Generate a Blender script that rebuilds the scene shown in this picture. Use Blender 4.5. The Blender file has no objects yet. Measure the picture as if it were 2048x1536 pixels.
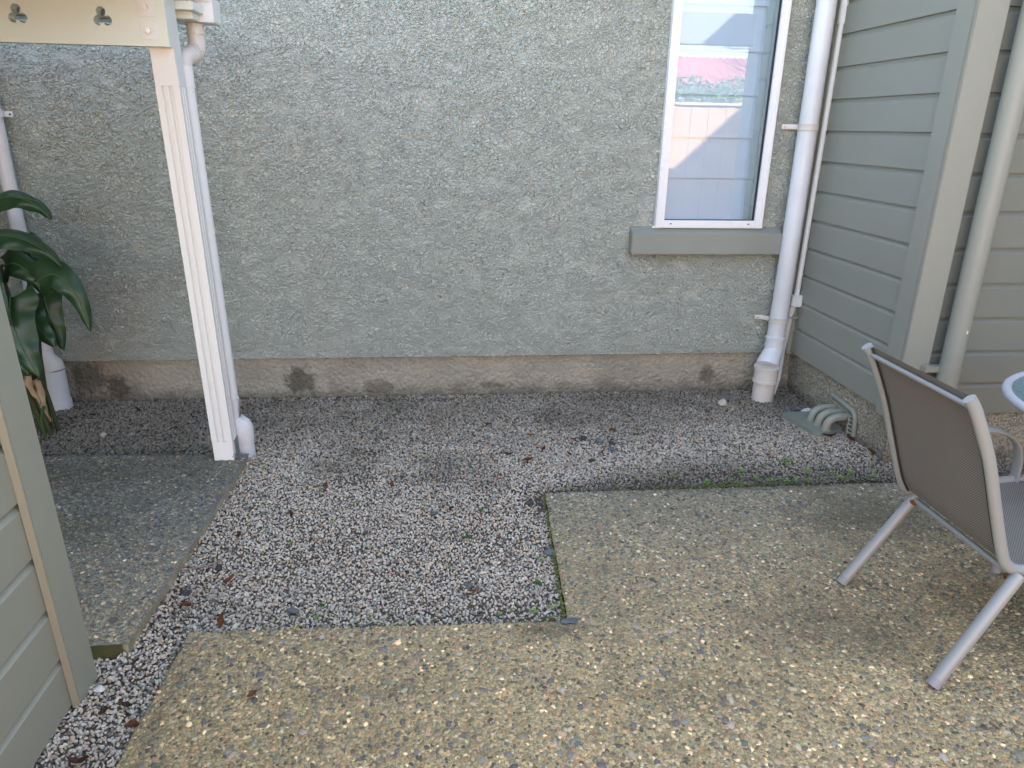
import bpy, bmesh, math, random
import numpy as np
from mathutils import Vector, Matrix

# ------------------------------------------------------------------ camera, world, sun, exposure
scene = bpy.context.scene
COL = scene.collection
CAM_H = 1.5
F_PX, PITCH, ROLL, YAW = 1437.8, 0.34416, 0.019589, -0.107059
cp, sp, cr, sr, cy_, sy_ = math.cos(PITCH), math.sin(PITCH), math.cos(ROLL), math.sin(ROLL), math.cos(YAW), math.sin(YAW)
fw = Vector((-sy_*cp, cy_*cp, -sp)); rt = Vector((cy_, sy_, 0)); up = rt.cross(fw)
r2 = rt*cr + up*sr; u2 = -rt*sr + up*cr
cam_data = bpy.data.cameras.new('camera'); cam = bpy.data.objects.new('camera', cam_data); COL.objects.link(cam)
cam_data.sensor_width = 36; cam_data.lens = F_PX*36/2048; cam_data.clip_start = .05; cam_data.clip_end = 500
m = Matrix((r2, u2, -fw)).transposed().to_4x4(); m.translation = Vector((0, 0, CAM_H)); cam.matrix_world = m
scene.camera = cam

SUN_EL = math.radians(35)
world = bpy.data.worlds.new('World'); scene.world = world; world.use_nodes = True
wn = world.node_tree.nodes; wl = world.node_tree.links; wn.clear()
sky = wn.new('ShaderNodeTexSky'); sky.sky_type = 'NISHITA'; sky.sun_disc = False
sky.sun_elevation = SUN_EL; sky.sun_rotation = 0.0; sky.air_density = 1.0; sky.dust_density = 2.0; sky.ozone_density = 0.6
hs = wn.new('ShaderNodeHueSaturation'); hs.inputs['Saturation'].default_value = .74
bg = wn.new('ShaderNodeBackground'); bg.inputs['Strength'].default_value = 0.15
wo = wn.new('ShaderNodeOutputWorld')
wl.new(sky.outputs[0], hs.inputs['Color']); wl.new(hs.outputs[0], bg.inputs[0]); wl.new(bg.outputs[0], wo.inputs[0])
sun_d = bpy.data.lights.new('sun', 'SUN'); sun = bpy.data.objects.new('sun', sun_d); COL.objects.link(sun)
sun_d.energy = 4.6; sun_d.angle = math.radians(.5); sun_d.color = (1, .95, .87)
sun.rotation_euler = Vector((0, -math.cos(SUN_EL), -math.sin(SUN_EL))).to_track_quat('-Z', 'Y').to_euler()
scene.view_settings.view_transform = 'Standard'; scene.view_settings.look = 'None'
scene.view_settings.gamma = 1; scene.view_settings.use_curve_mapping = False
scene.view_settings.exposure = 2.62
scene.cycles.max_bounces = 8; scene.cycles.diffuse_bounces = 5

R = random.Random(7); NP = np.random.default_rng(11)

# ------------------------------------------------------------------ materials
def mat(name, col=(.5, .5, .5), rough=.6, metal=0., spec=.5):
    m = bpy.data.materials.new(name); m.use_nodes = True
    b = m.node_tree.nodes['Principled BSDF']
    b.inputs['Base Color'].default_value = (*col, 1); b.inputs['Roughness'].default_value = rough
    b.inputs['Metallic'].default_value = metal; b.inputs['Specular IOR Level'].default_value = spec
    return m
class NT:
    def __init__(s, m): s.m = m; s.n = m.node_tree.nodes; s.l = m.node_tree.links; s.b = s.n['Principled BSDF']; s.out = s.n['Material Output']; s._tc = None
    def tc(s):
        if not s._tc: s._tc = s.n.new('ShaderNodeNewGeometry').outputs['Position']
        return s._tc
    def mapping(s, scale=(1, 1, 1), rot=(0, 0, 0), loc=(0, 0, 0), src=None):
        q = s.n.new('ShaderNodeMapping'); q.inputs['Scale'].default_value = scale; q.inputs['Rotation'].default_value = rot; q.inputs['Location'].default_value = loc
        s.l.new(src or s.tc(), q.inputs['Vector']); return q.outputs[0]
    def noise(s, scale, detail=3, rough=.55, dist=0, vec=None, col=False):
        q = s.n.new('ShaderNodeTexNoise'); q.inputs['Scale'].default_value = scale; q.inputs['Detail'].default_value = detail
        q.inputs['Roughness'].default_value = rough; q.inputs['Distortion'].default_value = dist
        s.l.new(vec or s.tc(), q.inputs['Vector']); return q.outputs['Color' if col else 'Fac']
    def voro(s, scale, vec=None, feat='F1', out='Distance', smooth=.3, rnd=1):
        q = s.n.new('ShaderNodeTexVoronoi'); q.feature = feat; q.inputs['Scale'].default_value = scale; q.inputs['Randomness'].default_value = rnd
        if feat == 'SMOOTH_F1': q.inputs['Smoothness'].default_value = smooth
        s.l.new(vec or s.tc(), q.inputs['Vector']); return q.outputs[out]
    def ramp(s, fac, stops):
        q = s.n.new('ShaderNodeValToRGB'); e = q.color_ramp.elements
        while len(e) < len(stops): e.new(.5)
        for i, (p, c) in enumerate(stops):
            e[i].position = p; e[i].color = (*c, 1) if hasattr(c, '__len__') else (c, c, c, 1)
        s.l.new(fac, q.inputs[0]); return q.outputs[0]
    def math(s, op, a, b=None, c=None):
        q = s.n.new('ShaderNodeMath'); q.operation = op
        for i, v in enumerate((a, b, c)):
            if v is None: continue
            if isinstance(v, (int, float)): q.inputs[i].default_value = v
            else: s.l.new(v, q.inputs[i])
        return q.outputs[0]
    def mix(s, fac, a, b, mode='MIX'):
        q = s.n.new('ShaderNodeMix'); q.data_type = 'RGBA'; q.blend_type = mode
        for i, v in ((0, fac), (6, a), (7, b)):
            if isinstance(v, (int, float)): q.inputs[i].default_value = v
            elif isinstance(v, tuple): q.inputs[i].default_value = (*v, 1)
            else: s.l.new(v, q.inputs[i])
        return q.outputs[2]
    def color(s, c): s.l.new(c, s.b.inputs['Base Color'])
    def rough(s, c): s.l.new(c, s.b.inputs['Roughness'])
    def bump(s, h, strength=.3, dist=.002):
        q = s.n.new('ShaderNodeBump'); q.inputs['Strength'].default_value = strength; q.inputs['Distance'].default_value = dist
        s.l.new(h, q.inputs['Height']); s.l.new(q.outputs[0], s.b.inputs['Normal'])
    def sep(s):
        q = s.n.new('ShaderNodeSeparateXYZ'); s.l.new(s.tc(), q.inputs[0]); return q.outputs

def paint(name, col, rough=.45, grime=.15, grain=0., dirtcol=None, spec=.4):
    m = mat(name, col, rough, spec=spec); t = NT(m)
    n1 = t.noise(2.3, 4); n2 = t.noise(38, 4, .7)
    f = t.math('MULTIPLY', t.ramp(n1, [(.35, 0.), (.75, 1.)]), grime)
    d = dirtcol or tuple(c*.62 for c in col)
    c = t.mix(f, col, d)
    sp_ = t.ramp(n2, [(.68, 0.), (.74, 1.)])
    c = t.mix(t.math('MULTIPLY', sp_, grime*.8), c, tuple(x*.5 for x in d))
    t.color(c)
    h = t.noise(90, 3, .6, vec=t.mapping((1, 1, .15) if grain else (1, 1, 1)))
    t.bump(h, .25 + grain, .0012)
    t.rough(t.math('ADD', t.math('MULTIPLY', n1, .2), rough-.1))
    return m

def stucco_mat():
    m = mat('painted_roughcast', (.3, .33, .29), .5, spec=.45); t = NT(m)
    base = t.mapping((.95, 1, 1.22), (0, .4, 0))
    def warp(src, scale, amt, det=2):
        w = t.n.new('ShaderNodeVectorMath'); w.operation = 'MULTIPLY_ADD'; t.l.new(t.noise(scale, det, vec=src, col=True), w.inputs[0]); w.inputs[1].default_value = (amt,)*3; t.l.new(src, w.inputs[2]); return w.outputs[0]
    w = warp(warp(base, 5, .12), 50, .030, 3)
    e1 = t.voro(56, w, 'DISTANCE_TO_EDGE'); e2 = t.voro(90, warp(base, 70, .02, 2), 'DISTANCE_TO_EDGE')
    n = t.noise(36, 4, .62, .6, vec=w); n2 = t.noise(13, 3, vec=w)
    c1 = t.ramp(e1, [(.0, 0.), (.05, .5), (.17, 1.)]); c2 = t.ramp(e2, [(.0, 0.), (.12, 1.)])
    m1 = t.ramp(n2, [(.30, .35), (.52, 1.)])
    h = t.math('MULTIPLY', c1, t.math('MULTIPLY', m1, .75))
    h = t.math('ADD', h, t.math('MULTIPLY', n, 1.6)); h = t.math('ADD', h, t.math('MULTIPLY', c2, .22))
    d = t.n.new('ShaderNodeDisplacement'); d.inputs['Scale'].default_value = .0120; d.inputs['Midlevel'].default_value = 1.25
    t.l.new(h, d.inputs['Height']); t.l.new(d.outputs[0], t.out.inputs['Displacement'])
    m.displacement_method = 'BOTH'
    big = t.noise(.9, 3)
    c = t.mix(t.ramp(big, [(.35, 0.), (.7, 1.)]), (.53, .548, .472), (.545, .56, .485))
    streak = t.noise(5, 5, .65, vec=t.mapping((1, 1, .25)))
    c = t.mix(t.math('MULTIPLY', t.ramp(streak, [(.5, 0.), (.8, 1.)]), .12), c, (.43, .42, .36))
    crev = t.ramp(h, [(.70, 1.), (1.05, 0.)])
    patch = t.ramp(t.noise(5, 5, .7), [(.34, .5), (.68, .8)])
    c = t.mix(t.math('MULTIPLY', crev, patch), c, (.22, .18, .12))  # brown crevice dirt, also standing in for self-shadow in the creases
    chip = t.ramp(t.noise(120, 1), [(.83, 0.), (.84, 1.)])
    c = t.mix(t.math('MULTIPLY', chip, .8), c, (.8, .8, .76))
    t.color(c); return m

def roughcast_bare(name, a, b, stains=(), lump=60, disp=.006, dark=(.05, .042, .033), speck=.0):
    m = mat(name, a, .9, spec=.2); t = NT(m)
    base = t.tc()
    warp = t.noise(30, 2, col=True)
    w = t.n.new('ShaderNodeVectorMath'); w.operation = 'MULTIPLY_ADD'; t.l.new(warp, w.inputs[0]); w.inputs[1].default_value = (.03, .03, .03); t.l.new(base, w.inputs[2])
    v = t.voro(lump, w.outputs[0], 'SMOOTH_F1', smooth=.3); n = t.noise(lump*.6, 5, .7, .6)
    h = t.math('SUBTRACT', t.math('MULTIPLY', n, 1.5), v)
    d = t.n.new('ShaderNodeDisplacement'); d.inputs['Scale'].default_value = disp; d.inputs['Midlevel'].default_value = .3
    t.l.new(h, d.inputs['Height']); t.l.new(d.outputs[0], t.out.inputs['Displacement']); m.displacement_method = 'BOTH'
    c = t.mix(t.ramp(t.noise(3.2, 6, .7), [(.35, 0.), (.65, 1.)]), a, b)
    if speck:
        sv = t.voro(130, out='Color'); s1 = t.n.new('ShaderNodeSeparateColor'); t.l.new(sv, s1.inputs[0])
        c = t.mix(t.math('MULTIPLY', t.ramp(s1.outputs[0], [(.3, 1.), (.45, 0.)]), speck), c, (.07, .065, .055))
        c = t.mix(t.math('MULTIPLY', t.ramp(s1.outputs[1], [(.8, 0.), (.85, 1.)]), speck), c, (.55, .5, .4))
    X, Y, Z = t.sep()
    # damp soil splash low down and below the cladding edge, with a ragged edge
    rag = t.math('MULTIPLY', t.math('SUBTRACT', t.noise(7, 5, .7), .5), .22)
    low = t.ramp(t.math('ADD', Z, rag), [(.0, 1.), (.075, 0.)])
    c = t.mix(t.math('MULTIPLY', low, .5), c, dark)
    for (sx, sz, rx, rz, k) in stains:
        dx = t.math('DIVIDE', t.math('SUBTRACT', X, sx), rx); dz = t.math('DIVIDE', t.math('SUBTRACT', Z, sz), rz)
        dd = t.math('SQRT', t.math('ADD', t.math('MULTIPLY', dx, dx), t.math('MULTIPLY', dz, dz)))
        dd = t.math('ADD', dd, t.math('MULTIPLY', t.math('SUBTRACT', t.noise(16, 5, .75), .5), 2.2))
        c = t.mix(t.math('MULTIPLY', t.ramp(dd, [(.55, 1.), (1., 0.)]), k), c, dark)
    t.color(c); return m

def attr_mat(name, rough=.7, spec=.3, st=0.):
    m = mat(name, (.5, .5, .5), rough, spec=spec); t = NT(m)
    a = t.n.new('ShaderNodeAttribute'); a.attribute_name = 'stone_colour'
    n = t.noise(260, 3, .7)
    c = t.mix(.6, a.outputs['Color'], t.ramp(n, [(.25, .55), (.75, 1.25)]), 'MULTIPLY')
    if st: c = stain_and_tint(t, c, st)
    t.color(c); t.bump(n, .35, .001); return m

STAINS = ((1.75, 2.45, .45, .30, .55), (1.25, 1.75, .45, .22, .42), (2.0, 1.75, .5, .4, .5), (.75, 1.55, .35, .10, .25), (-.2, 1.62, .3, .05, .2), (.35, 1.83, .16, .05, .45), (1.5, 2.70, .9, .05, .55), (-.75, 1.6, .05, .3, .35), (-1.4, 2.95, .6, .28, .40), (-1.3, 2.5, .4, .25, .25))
def stain_and_tint(t, c, k=1.):
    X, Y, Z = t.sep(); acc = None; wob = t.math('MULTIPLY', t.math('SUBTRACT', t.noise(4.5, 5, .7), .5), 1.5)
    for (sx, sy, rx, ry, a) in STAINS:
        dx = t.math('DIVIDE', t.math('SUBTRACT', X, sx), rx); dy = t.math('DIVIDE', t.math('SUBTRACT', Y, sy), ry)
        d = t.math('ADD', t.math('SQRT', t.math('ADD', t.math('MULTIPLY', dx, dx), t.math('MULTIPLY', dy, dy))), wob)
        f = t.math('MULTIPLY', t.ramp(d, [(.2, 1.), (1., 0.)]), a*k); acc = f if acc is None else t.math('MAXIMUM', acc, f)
    acc = t.math('ADD', acc, t.math('MULTIPLY', t.ramp(t.noise(2.6, 6, .75, vec=t.mapping(loc=(7, 1, 0))), [(.5, 0.), (.72, 1.)]), .28*k))
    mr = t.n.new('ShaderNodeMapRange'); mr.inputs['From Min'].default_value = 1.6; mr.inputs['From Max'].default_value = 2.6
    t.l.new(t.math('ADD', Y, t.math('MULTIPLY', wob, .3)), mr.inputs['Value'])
    c = t.mix(mr.outputs[0], t.mix(1., c, (1.08, 1.03, .93), 'MULTIPLY'), t.mix(1., c, (.74, .80, .90), 'MULTIPLY'))  # warmer tint toward the front, cooler greyer tint toward the back
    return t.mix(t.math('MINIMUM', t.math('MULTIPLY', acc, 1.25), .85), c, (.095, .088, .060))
M = {}
M['stucco'] = stucco_mat()
M['found'] = roughcast_bare('bare_foundation_roughcast', (.43, .395, .31), (.32, .295, .24), ((-.80, .09, .11, .095, .7), (1.63, .095, .055, .05, .6), (-1.80, .07, .09, .08, .7), (-1.95, .14, .1, .14, .6), (-.35, .05, .12, .05, .45), (.3, .05, .1, .03, .4)), 42, .012)
M['found2'] = roughcast_bare('speckled_foundation_roughcast', (.46, .42, .33), (.34, .32, .25), (), 75, .014, speck=.45)
M['sage'] = paint('sage_weatherboard_paint', (.285, .292, .245), .42, .12, .2)
M['sage_d'] = paint('front_weatherboard_darker', (.205, .215, .182), .45, .15, .2)  # darker tone than the side boards of the same cladding
M['sage_trim'] = paint('sage_trim_paint', (.30, .303, .255), .45, .12, .2)
M['sill'] = paint('sage_sill_paint', (.26, .272, .235), .5, .3)
M['sage_l'] = paint('screen_board_paint', (.30, .31, .248), .45, .15, .2)
M['edge'] = paint('yellowish_edge_paint', (.37, .35, .265), .5, .3)  # yellower, lighter tone than the boards, for the near edge strip
M['white'] = paint('white_gloss_paint', (.76, .76, .74), .38, .10)
M['cream'] = paint('cream_beam_paint', (.70, .75, .67), .4, .08)
M['upvc'] = paint('white_window_enamel', (.80, .80, .80), .28, .05)
M['pvc'] = paint('white_pipe_plastic', (.72, .73, .75), .34, .4, dirtcol=(.42, .40, .36))
M['pvc2'] = paint('cream_pipe_plastic', (.66, .63, .58), .4, .3, dirtcol=(.36, .32, .26))
M['pipegreen'] = paint('green_pipe_paint', (.30, .305, .255), .4, .15)
M['black'] = mat('black_rubber', (.012, .012, .014), .6)
M['zinc'] = mat('zinc_bolt', (.6, .6, .6), .35, .9)
M['lead'] = paint('grey_flashing', (.16, .19, .19), .5, .3)
M['roofdark'] = mat('dark_blue_steel', (.03, .045, .07), .4)
def peeled():
    m = paint('white_peeling_post_paint', (.74, .73, .69), .42, .1); t = NT(m)
    X, Y, Z = t.sep()
    old = t.b.inputs['Base Color'].links[0].from_socket
    e = t.ramp(t.math('ADD', t.math('ADD', t.math('MULTIPLY', Z, 3.4), t.math('MULTIPLY', t.math('SUBTRACT', -.925, X), 16)), t.math('MULTIPLY', t.noise(42, 4, .7), .9)), [(.72, 1.), (.78, 0.)])
    t.color(t.mix(e, old, t.mix(t.noise(120, 3), (.10, .05, .03), (.28, .2, .15))))
    return m
M['post'] = peeled()
# mortar
def mortar(name, a, b, alg=None, st=False):
    m = mat(name, a, .9, spec=.2); t = NT(m)
    c = t.mix(t.ramp(t.noise(2.1, 5, .7), [(.35, 0.), (.68, 1.)]), a, b)
    c = t.mix(t.ramp(t.noise(11, 5, .75), [(.5, 0.), (.8, .55)]), c, tuple(x*.4 for x in b))
    if alg: c = t.mix(t.ramp(t.noise(3.3, 4, .7, vec=t.mapping(loc=(3, 5, 0))), [(.5, 0.), (.75, .5)]), c, alg)
    s = t.noise(330, 3, .7)
    g = t.voro(210, out='Color'); gs = t.n.new('ShaderNodeSeparateColor'); t.l.new(g, gs.inputs[0])
    c = t.mix(.75, c, t.ramp(gs.outputs[0], [(.0, .35), (.45, .9), (1., 1.35)]), 'MULTIPLY')
    c = t.mix(.6, c, t.ramp(s, [(.3, .5), (.7, 1.3)]), 'MULTIPLY')
    if st: c = stain_and_tint(t, c, 1.)
    t.color(c); t.bump(t.math('ADD', s, t.voro(210)), .9, .004); return m
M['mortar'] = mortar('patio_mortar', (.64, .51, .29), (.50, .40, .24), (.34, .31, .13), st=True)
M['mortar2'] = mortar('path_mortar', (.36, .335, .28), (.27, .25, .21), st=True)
M['soil'] = mortar('dark_soil', (.20, .16, .125), (.13, .105, .082))
M['gravel'] = attr_mat('crushed_gravel', .75)
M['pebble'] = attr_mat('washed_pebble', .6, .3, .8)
def slab_edge():
    m = mat('mossy_slab_edge', (.2, .17, .1), .95, spec=.1); t = NT(m)
    c = t.mix(t.ramp(t.noise(14, 5, .7), [(.4, 0.), (.6, 1.)]), (.40, .36, .27), (.27, .25, .17))
    X, Y, Z = t.sep()
    f = t.ramp(t.math('ADD', t.math('MULTIPLY', t.math('SUBTRACT', -.93, X), 30), t.noise(16, 5, .7)), [(.55, 0.), (.75, 1.)])
    c = t.mix(t.math('MULTIPLY', f, t.ramp(Y, [(0., 1.), (1., 1.)])), c, (.085, .08, .032))
    g = t.ramp(t.math('ADD', t.math('MULTIPLY', t.math('SUBTRACT', X, .2), 9), t.noise(16, 5, .7)), [(.6, 0.), (.8, 1.)])
    c = t.mix(g, c, (.08, .08, .03))
    t.color(c); t.bump(t.noise(120, 4, .7), .8, .004); return m
M['slabedge'] = slab_edge()
M['moss'] = mat('moss', (.10, .125, .025), .9)
def leafmat(name, a, b, rough=.35, spec=.5):
    m = mat(name, a, rough, spec=spec); t = NT(m)
    t.color(t.mix(t.ramp(t.noise(40, 4, .7), [(.6, 0.), (.8, .55)]), t.mix(t.ramp(t.noise(14, 3), [(.35, 0.), (.7, 1.)]), a, b), tuple(x*.35 for x in a))); t.bump(t.noise(60, 2), .12, .002)
    t.b.inputs['Subsurface Weight'].default_value = 0
    return m
M['leaf'] = leafmat('glossy_dark_leaf', (.016, .046, .015), (.028, .070, .022), .40)
M['rib'] = mat('leaf_rib', (.07, .12, .04), .45)
M['stem'] = leafmat('leaf_stalk', (.045, .07, .025), (.07, .06, .03), .5)
M['weed'] = leafmat('weed_green', (.10, .21, .04), (.15, .27, .06), .5)
M['greenleaf'] = leafmat('fresh_leaf_green', (.06, .16, .04), (.08, .2, .05), .5)
M['dry'] = leafmat('rust_dry_leaf', (.20, .065, .03), (.30, .12, .05), .6)
M['dry2'] = leafmat('brown_dry_leaf', (.09, .035, .022), (.15, .06, .03), .65)
M['tan'] = leafmat('tan_dead_leaf', (.33, .22, .12), (.42, .30, .17), .7)
M['twig'] = mat('grey_twig', (.26, .21, .17), .8)
M['slate'] = leafmat('slate_stone', (.085, .10, .11), (.13, .145, .15), .6)
M['dark'] = leafmat('dark_stone', (.03, .032, .035), (.055, .055, .05), .7)
M['pale'] = leafmat('pale_stone', (.42, .38, .31), (.5, .46, .38), .85)
M['quartz'] = leafmat('white_stone', (.65, .64, .6), (.75, .74, .72), .7)
M['shell'] = leafmat('shell', (.55, .47, .42), (.7, .64, .6), .5)
M['pink'] = mat('pink_petal', (.65, .06, .12), .6); M['yellow'] = mat('yellow_petal', (.75, .55, .03), .6)
M['rimwhite'] = paint('table_rim_enamel', (.46, .47, .50), .4, .3)
def chair_metal():
    m = paint('weathered_chair_enamel', (.35, .37, .37), .42, .35, dirtcol=(.28, .265, .235)); t = NT(m)
    t.b.inputs['Metallic'].default_value = .15; return m
M['chair'] = chair_metal()
M['rust'] = mortar('rust_bloom', (.34, .17, .07), (.25, .10, .04))
M['cap'] = paint('chair_cap_plastic', (.31, .315, .32), .5, .3)
def sling():
    m = mat('woven_sling', (.14, .12, .105), .65, spec=.3); t = NT(m)
    tc = t.n.new('ShaderNodeTexCoord').outputs['UV']
    ck = t.n.new('ShaderNodeTexChecker'); ck.inputs['Scale'].default_value = 150; t.l.new(tc, ck.inputs['Vector'])
    wv = t.n.new('ShaderNodeTexWave'); wv.inputs['Scale'].default_value = 38; wv.bands_direction = 'Y'; t.l.new(tc, wv.inputs['Vector'])
    c = t.mix(ck.outputs['Fac'], (.115, .107, .098), (.33, .305, .28))
    c = t.mix(t.math('MULTIPLY', wv.outputs['Fac'], .25), c, (.27, .235, .205))
    c = t.mix(t.math('MULTIPLY', t.noise(5, 4), .4), c, (.17, .15, .13))
    t.color(c); t.bump(ck.outputs['Fac'], .4, .001); return m
M['sling'] = sling()
M['hem'] = mat('sling_hem', (.035, .03, .028), .8)
def glass_pane():
    m = bpy.data.materials.new('window_glass'); m.use_nodes = True; n = m.node_tree.nodes; l = m.node_tree.links; n.clear()
    o = n.new('ShaderNodeOutputMaterial'); x = n.new('ShaderNodeMixShader'); tr = n.new('ShaderNodeBsdfTransparent'); gl = n.new('ShaderNodeBsdfGlossy')
    fr = n.new('ShaderNodeFresnel'); fr.inputs['IOR'].default_value = 1.52
    mm = n.new('ShaderNodeMath'); mm.operation = 'MULTIPLY_ADD'; mm.inputs[1].default_value = 1.0; mm.inputs[2].default_value = .19
    tr.inputs[0].default_value = (.80, .91, 1., 1); gl.inputs['Roughness'].default_value = .0; gl.inputs[0].default_value = (.95, .97, 1, 1)
    l.new(fr.outputs[0], mm.inputs[0]); l.new(mm.outputs[0], x.inputs[0]); l.new(tr.outputs[0], x.inputs[1]); l.new(gl.outputs[0], x.inputs[2]); l.new(x.outputs[0], o.inputs[0]); return m
M['glass'] = glass_pane()
M['blind'] = paint('white_blind_cloth', (.80, .84, .88), .8, .04)
M['reveal'] = mat('pale_reveal_paint', (.62, .68, .64), .6)
def frosted():
    m = mat('pebbled_table_glass', (.16, .24, .24), .18); t = NT(m)
    t.b.inputs['Alpha'].default_value = .8; t.bump(t.voro(70), .9, .006); return m
M['frost'] = frosted()
M['timber'] = paint('sunlit_fence_timber', (.52, .31, .18), .7, .4, .3, dirtcol=(.40, .21, .10))
M['timbercap'] = paint('pale_fence_cap', (.5, .37, .26), .7, .2)
M['redroof'] = paint('red_roof_paint', (.50, .16, .13), .5, .2)
M['bark'] = mat('bare_tree_bark', (.16, .13, .10), .9)
M['bush'] = leafmat('grey_green_bush_leaf', (.14, .20, .08), (.25, .30, .14), .6)
M['houseback'] = paint('pale_wall_paint', (.5, .48, .42), .7, .2)
M['carport'] = paint('carport_grey_paint', (.30, .28, .25), .6, .1)

# ------------------------------------------------------------------ object helpers
BASE = {}
def thing(name, label, cat, loc=(0, 0, 0), group=None):
    o = bpy.data.objects.new(name, None); o.empty_display_size = .1; COL.objects.link(o); o.location = loc
    BASE[o.name] = Vector(loc); o['label'] = label; o['category'] = cat
    if group: o['group'] = group
    return o
def link(name, me, m, parent=None, label=None, kind=None, cat=None, group=None):
    o = bpy.data.objects.new(name, me); COL.objects.link(o)
    if m is not None:
        for q in (m if isinstance(m, (list, tuple)) else [m]): me.materials.append(q)
    if parent is not None:
        b = BASE.get(parent.name, Vector((0, 0, 0)))
        me.transform(Matrix.Translation(-b)) if not me.get('shared') else None
        BASE[o.name] = b; o.parent = parent
    if label: o['label'] = label
    if kind: o['kind'] = kind
    if cat: o['category'] = cat
    if group: o['group'] = group
    return o
def bmobj(name, bm, m, parent=None, smooth=False, **k):
    me = bpy.data.meshes.new(name); bmesh.ops.recalc_face_normals(bm, faces=bm.faces); bm.to_mesh(me); bm.free()
    if smooth: me.shade_smooth(); 
    return link(name, me, m, parent, **k)
def loose(name, bm, m, loc, smooth=False, **k):
    """single-mesh thing whose origin sits at its own base (geometry given in world space)"""
    me = bpy.data.meshes.new(name); bmesh.ops.recalc_face_normals(bm, faces=bm.faces); bm.to_mesh(me); bm.free()
    if smooth: me.shade_smooth()
    me.transform(Matrix.Translation(-Vector(loc))); o = link(name, me, m, None, **k); o.location = loc; return o
def box(bm, x0, x1, y0, y1, z0, z1, bev=0.):
    t = bmesh.new(); bmesh.ops.create_cube(t, size=1)
    for v in t.verts: v.co = Vector(((x0+x1)/2+v.co.x*(x1-x0), (y0+y1)/2+v.co.y*(y1-y0), (z0+z1)/2+v.co.z*(z1-z0)))
    if bev: bmesh.ops.bevel(t, geom=t.edges[:]+t.verts[:], offset=bev, segments=2, affect='EDGES')
    merge(bm, t)
def merge(bm, t):
    me = bpy.data.meshes.new('tmp'); t.to_mesh(me); t.free(); bm.from_mesh(me); bpy.data.meshes.remove(me)
def tube(bm, pts, r, seg=14, cap=True, flat=None):
    """swept tube through pts; r scalar or list; flat=(a,b) oval factors"""
    pts = [Vector(p) for p in pts]; n = len(pts); rs = r if hasattr(r, '__len__') else [r]*n
    rings = []; ref = None
    for i, p in enumerate(pts):
        d = (pts[min(i+1, n-1)]-pts[max(i-1, 0)]).normalized()
        if ref is None:
            ref = Vector((0, 1, 0)) if abs(d.y) < .9 else Vector((1, 0, 0))
        a = (ref - d*ref.dot(d)).normalized(); b = d.cross(a); ref = a
        fa, fb = flat or (1, 1)
        rings.append([bm.verts.new(p + a*math.cos(t)*rs[i]*fa + b*math.sin(t)*rs[i]*fb) for t in (2*math.pi*k/seg for k in range(seg))])
    for i in range(n-1):
        for k in range(seg): 
            f = bm.faces.new((rings[i][k], rings[i][(k+1) % seg], rings[i+1][(k+1) % seg], rings[i+1][k])); f.smooth = True
    if cap:
        bm.faces.new([bm.verts.new(v.co) for v in rings[0]][::-1]); bm.faces.new([bm.verts.new(v.co) for v in rings[-1]])
def smooth_path(pts, n=6):
    P = [Vector(p) for p in pts]; out = []
    for i in range(len(P)-1):
        p0, p1, p2, p3 = P[max(i-1, 0)], P[i], P[i+1], P[min(i+2, len(P)-1)]
        for k in range(n):
            t = k/n; out.append(.5*((2*p1)+(p2-p0)*t+(2*p0-5*p1+4*p2-p3)*t*t+(3*p1-p0-3*p2+p3)*t**3))
    return out+[P[-1]]
def prism(bm, poly, z0, z1):
    a = [bm.verts.new((x, y, z0)) for x, y in poly]; b = [bm.verts.new((x, y, z1)) for x, y in poly]; n = len(poly)
    bm.faces.new(a[::-1]); bm.faces.new(b)
    for i in range(n): bm.faces.new((a[i], a[(i+1) % n], b[(i+1) % n], b[i]))
def grid_mesh(name, us, vs, fn, hole=None):
    us = np.asarray(us); vs = np.asarray(vs); U, V = np.meshgrid(us, vs); P = fn(U.ravel(), V.ravel())
    nu, nv = len(us), len(vs); i = np.arange(nu-1); j = np.arange(nv-1); I, J = np.meshgrid(i, j); I = I.ravel(); J = J.ravel()
    q = np.stack([J*nu+I, J*nu+I+1, (J+1)*nu+I+1, (J+1)*nu+I], 1)
    if hole is not None:
        cu = (us[I]+us[I+1])/2; cv = (vs[J]+vs[J+1])/2; q = q[~hole(cu, cv)]
    return bulk(name, P, q)
def bulk(name, verts, faces, colors=None, smooth=False):
    me = bpy.data.meshes.new(name); nv = len(verts); nf, k = faces.shape
    me.vertices.add(nv); me.vertices.foreach_set('co', np.asarray(verts, np.float32).ravel())
    me.loops.add(nf*k); me.loops.foreach_set('vertex_index', faces.astype(np.int32).ravel())
    me.polygons.add(nf); me.polygons.foreach_set('loop_start', np.arange(0, nf*k, k, dtype=np.int32))
    me.update(calc_edges=True)
    if colors is not None:
        a = me.attributes.new('stone_colour', 'FLOAT_COLOR', 'POINT'); a.data.foreach_set('color', np.asarray(colors, np.float32).ravel())
    if smooth: me.shade_smooth()
    else: me.shade_flat()
    return me

# ------------------------------------------------------------------ ground
bm = bmesh.new(); box(bm, -40, 40, -40, 40, -.4, -.0095)
bmobj('ground', bm, M['soil'], kind='structure')

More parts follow.
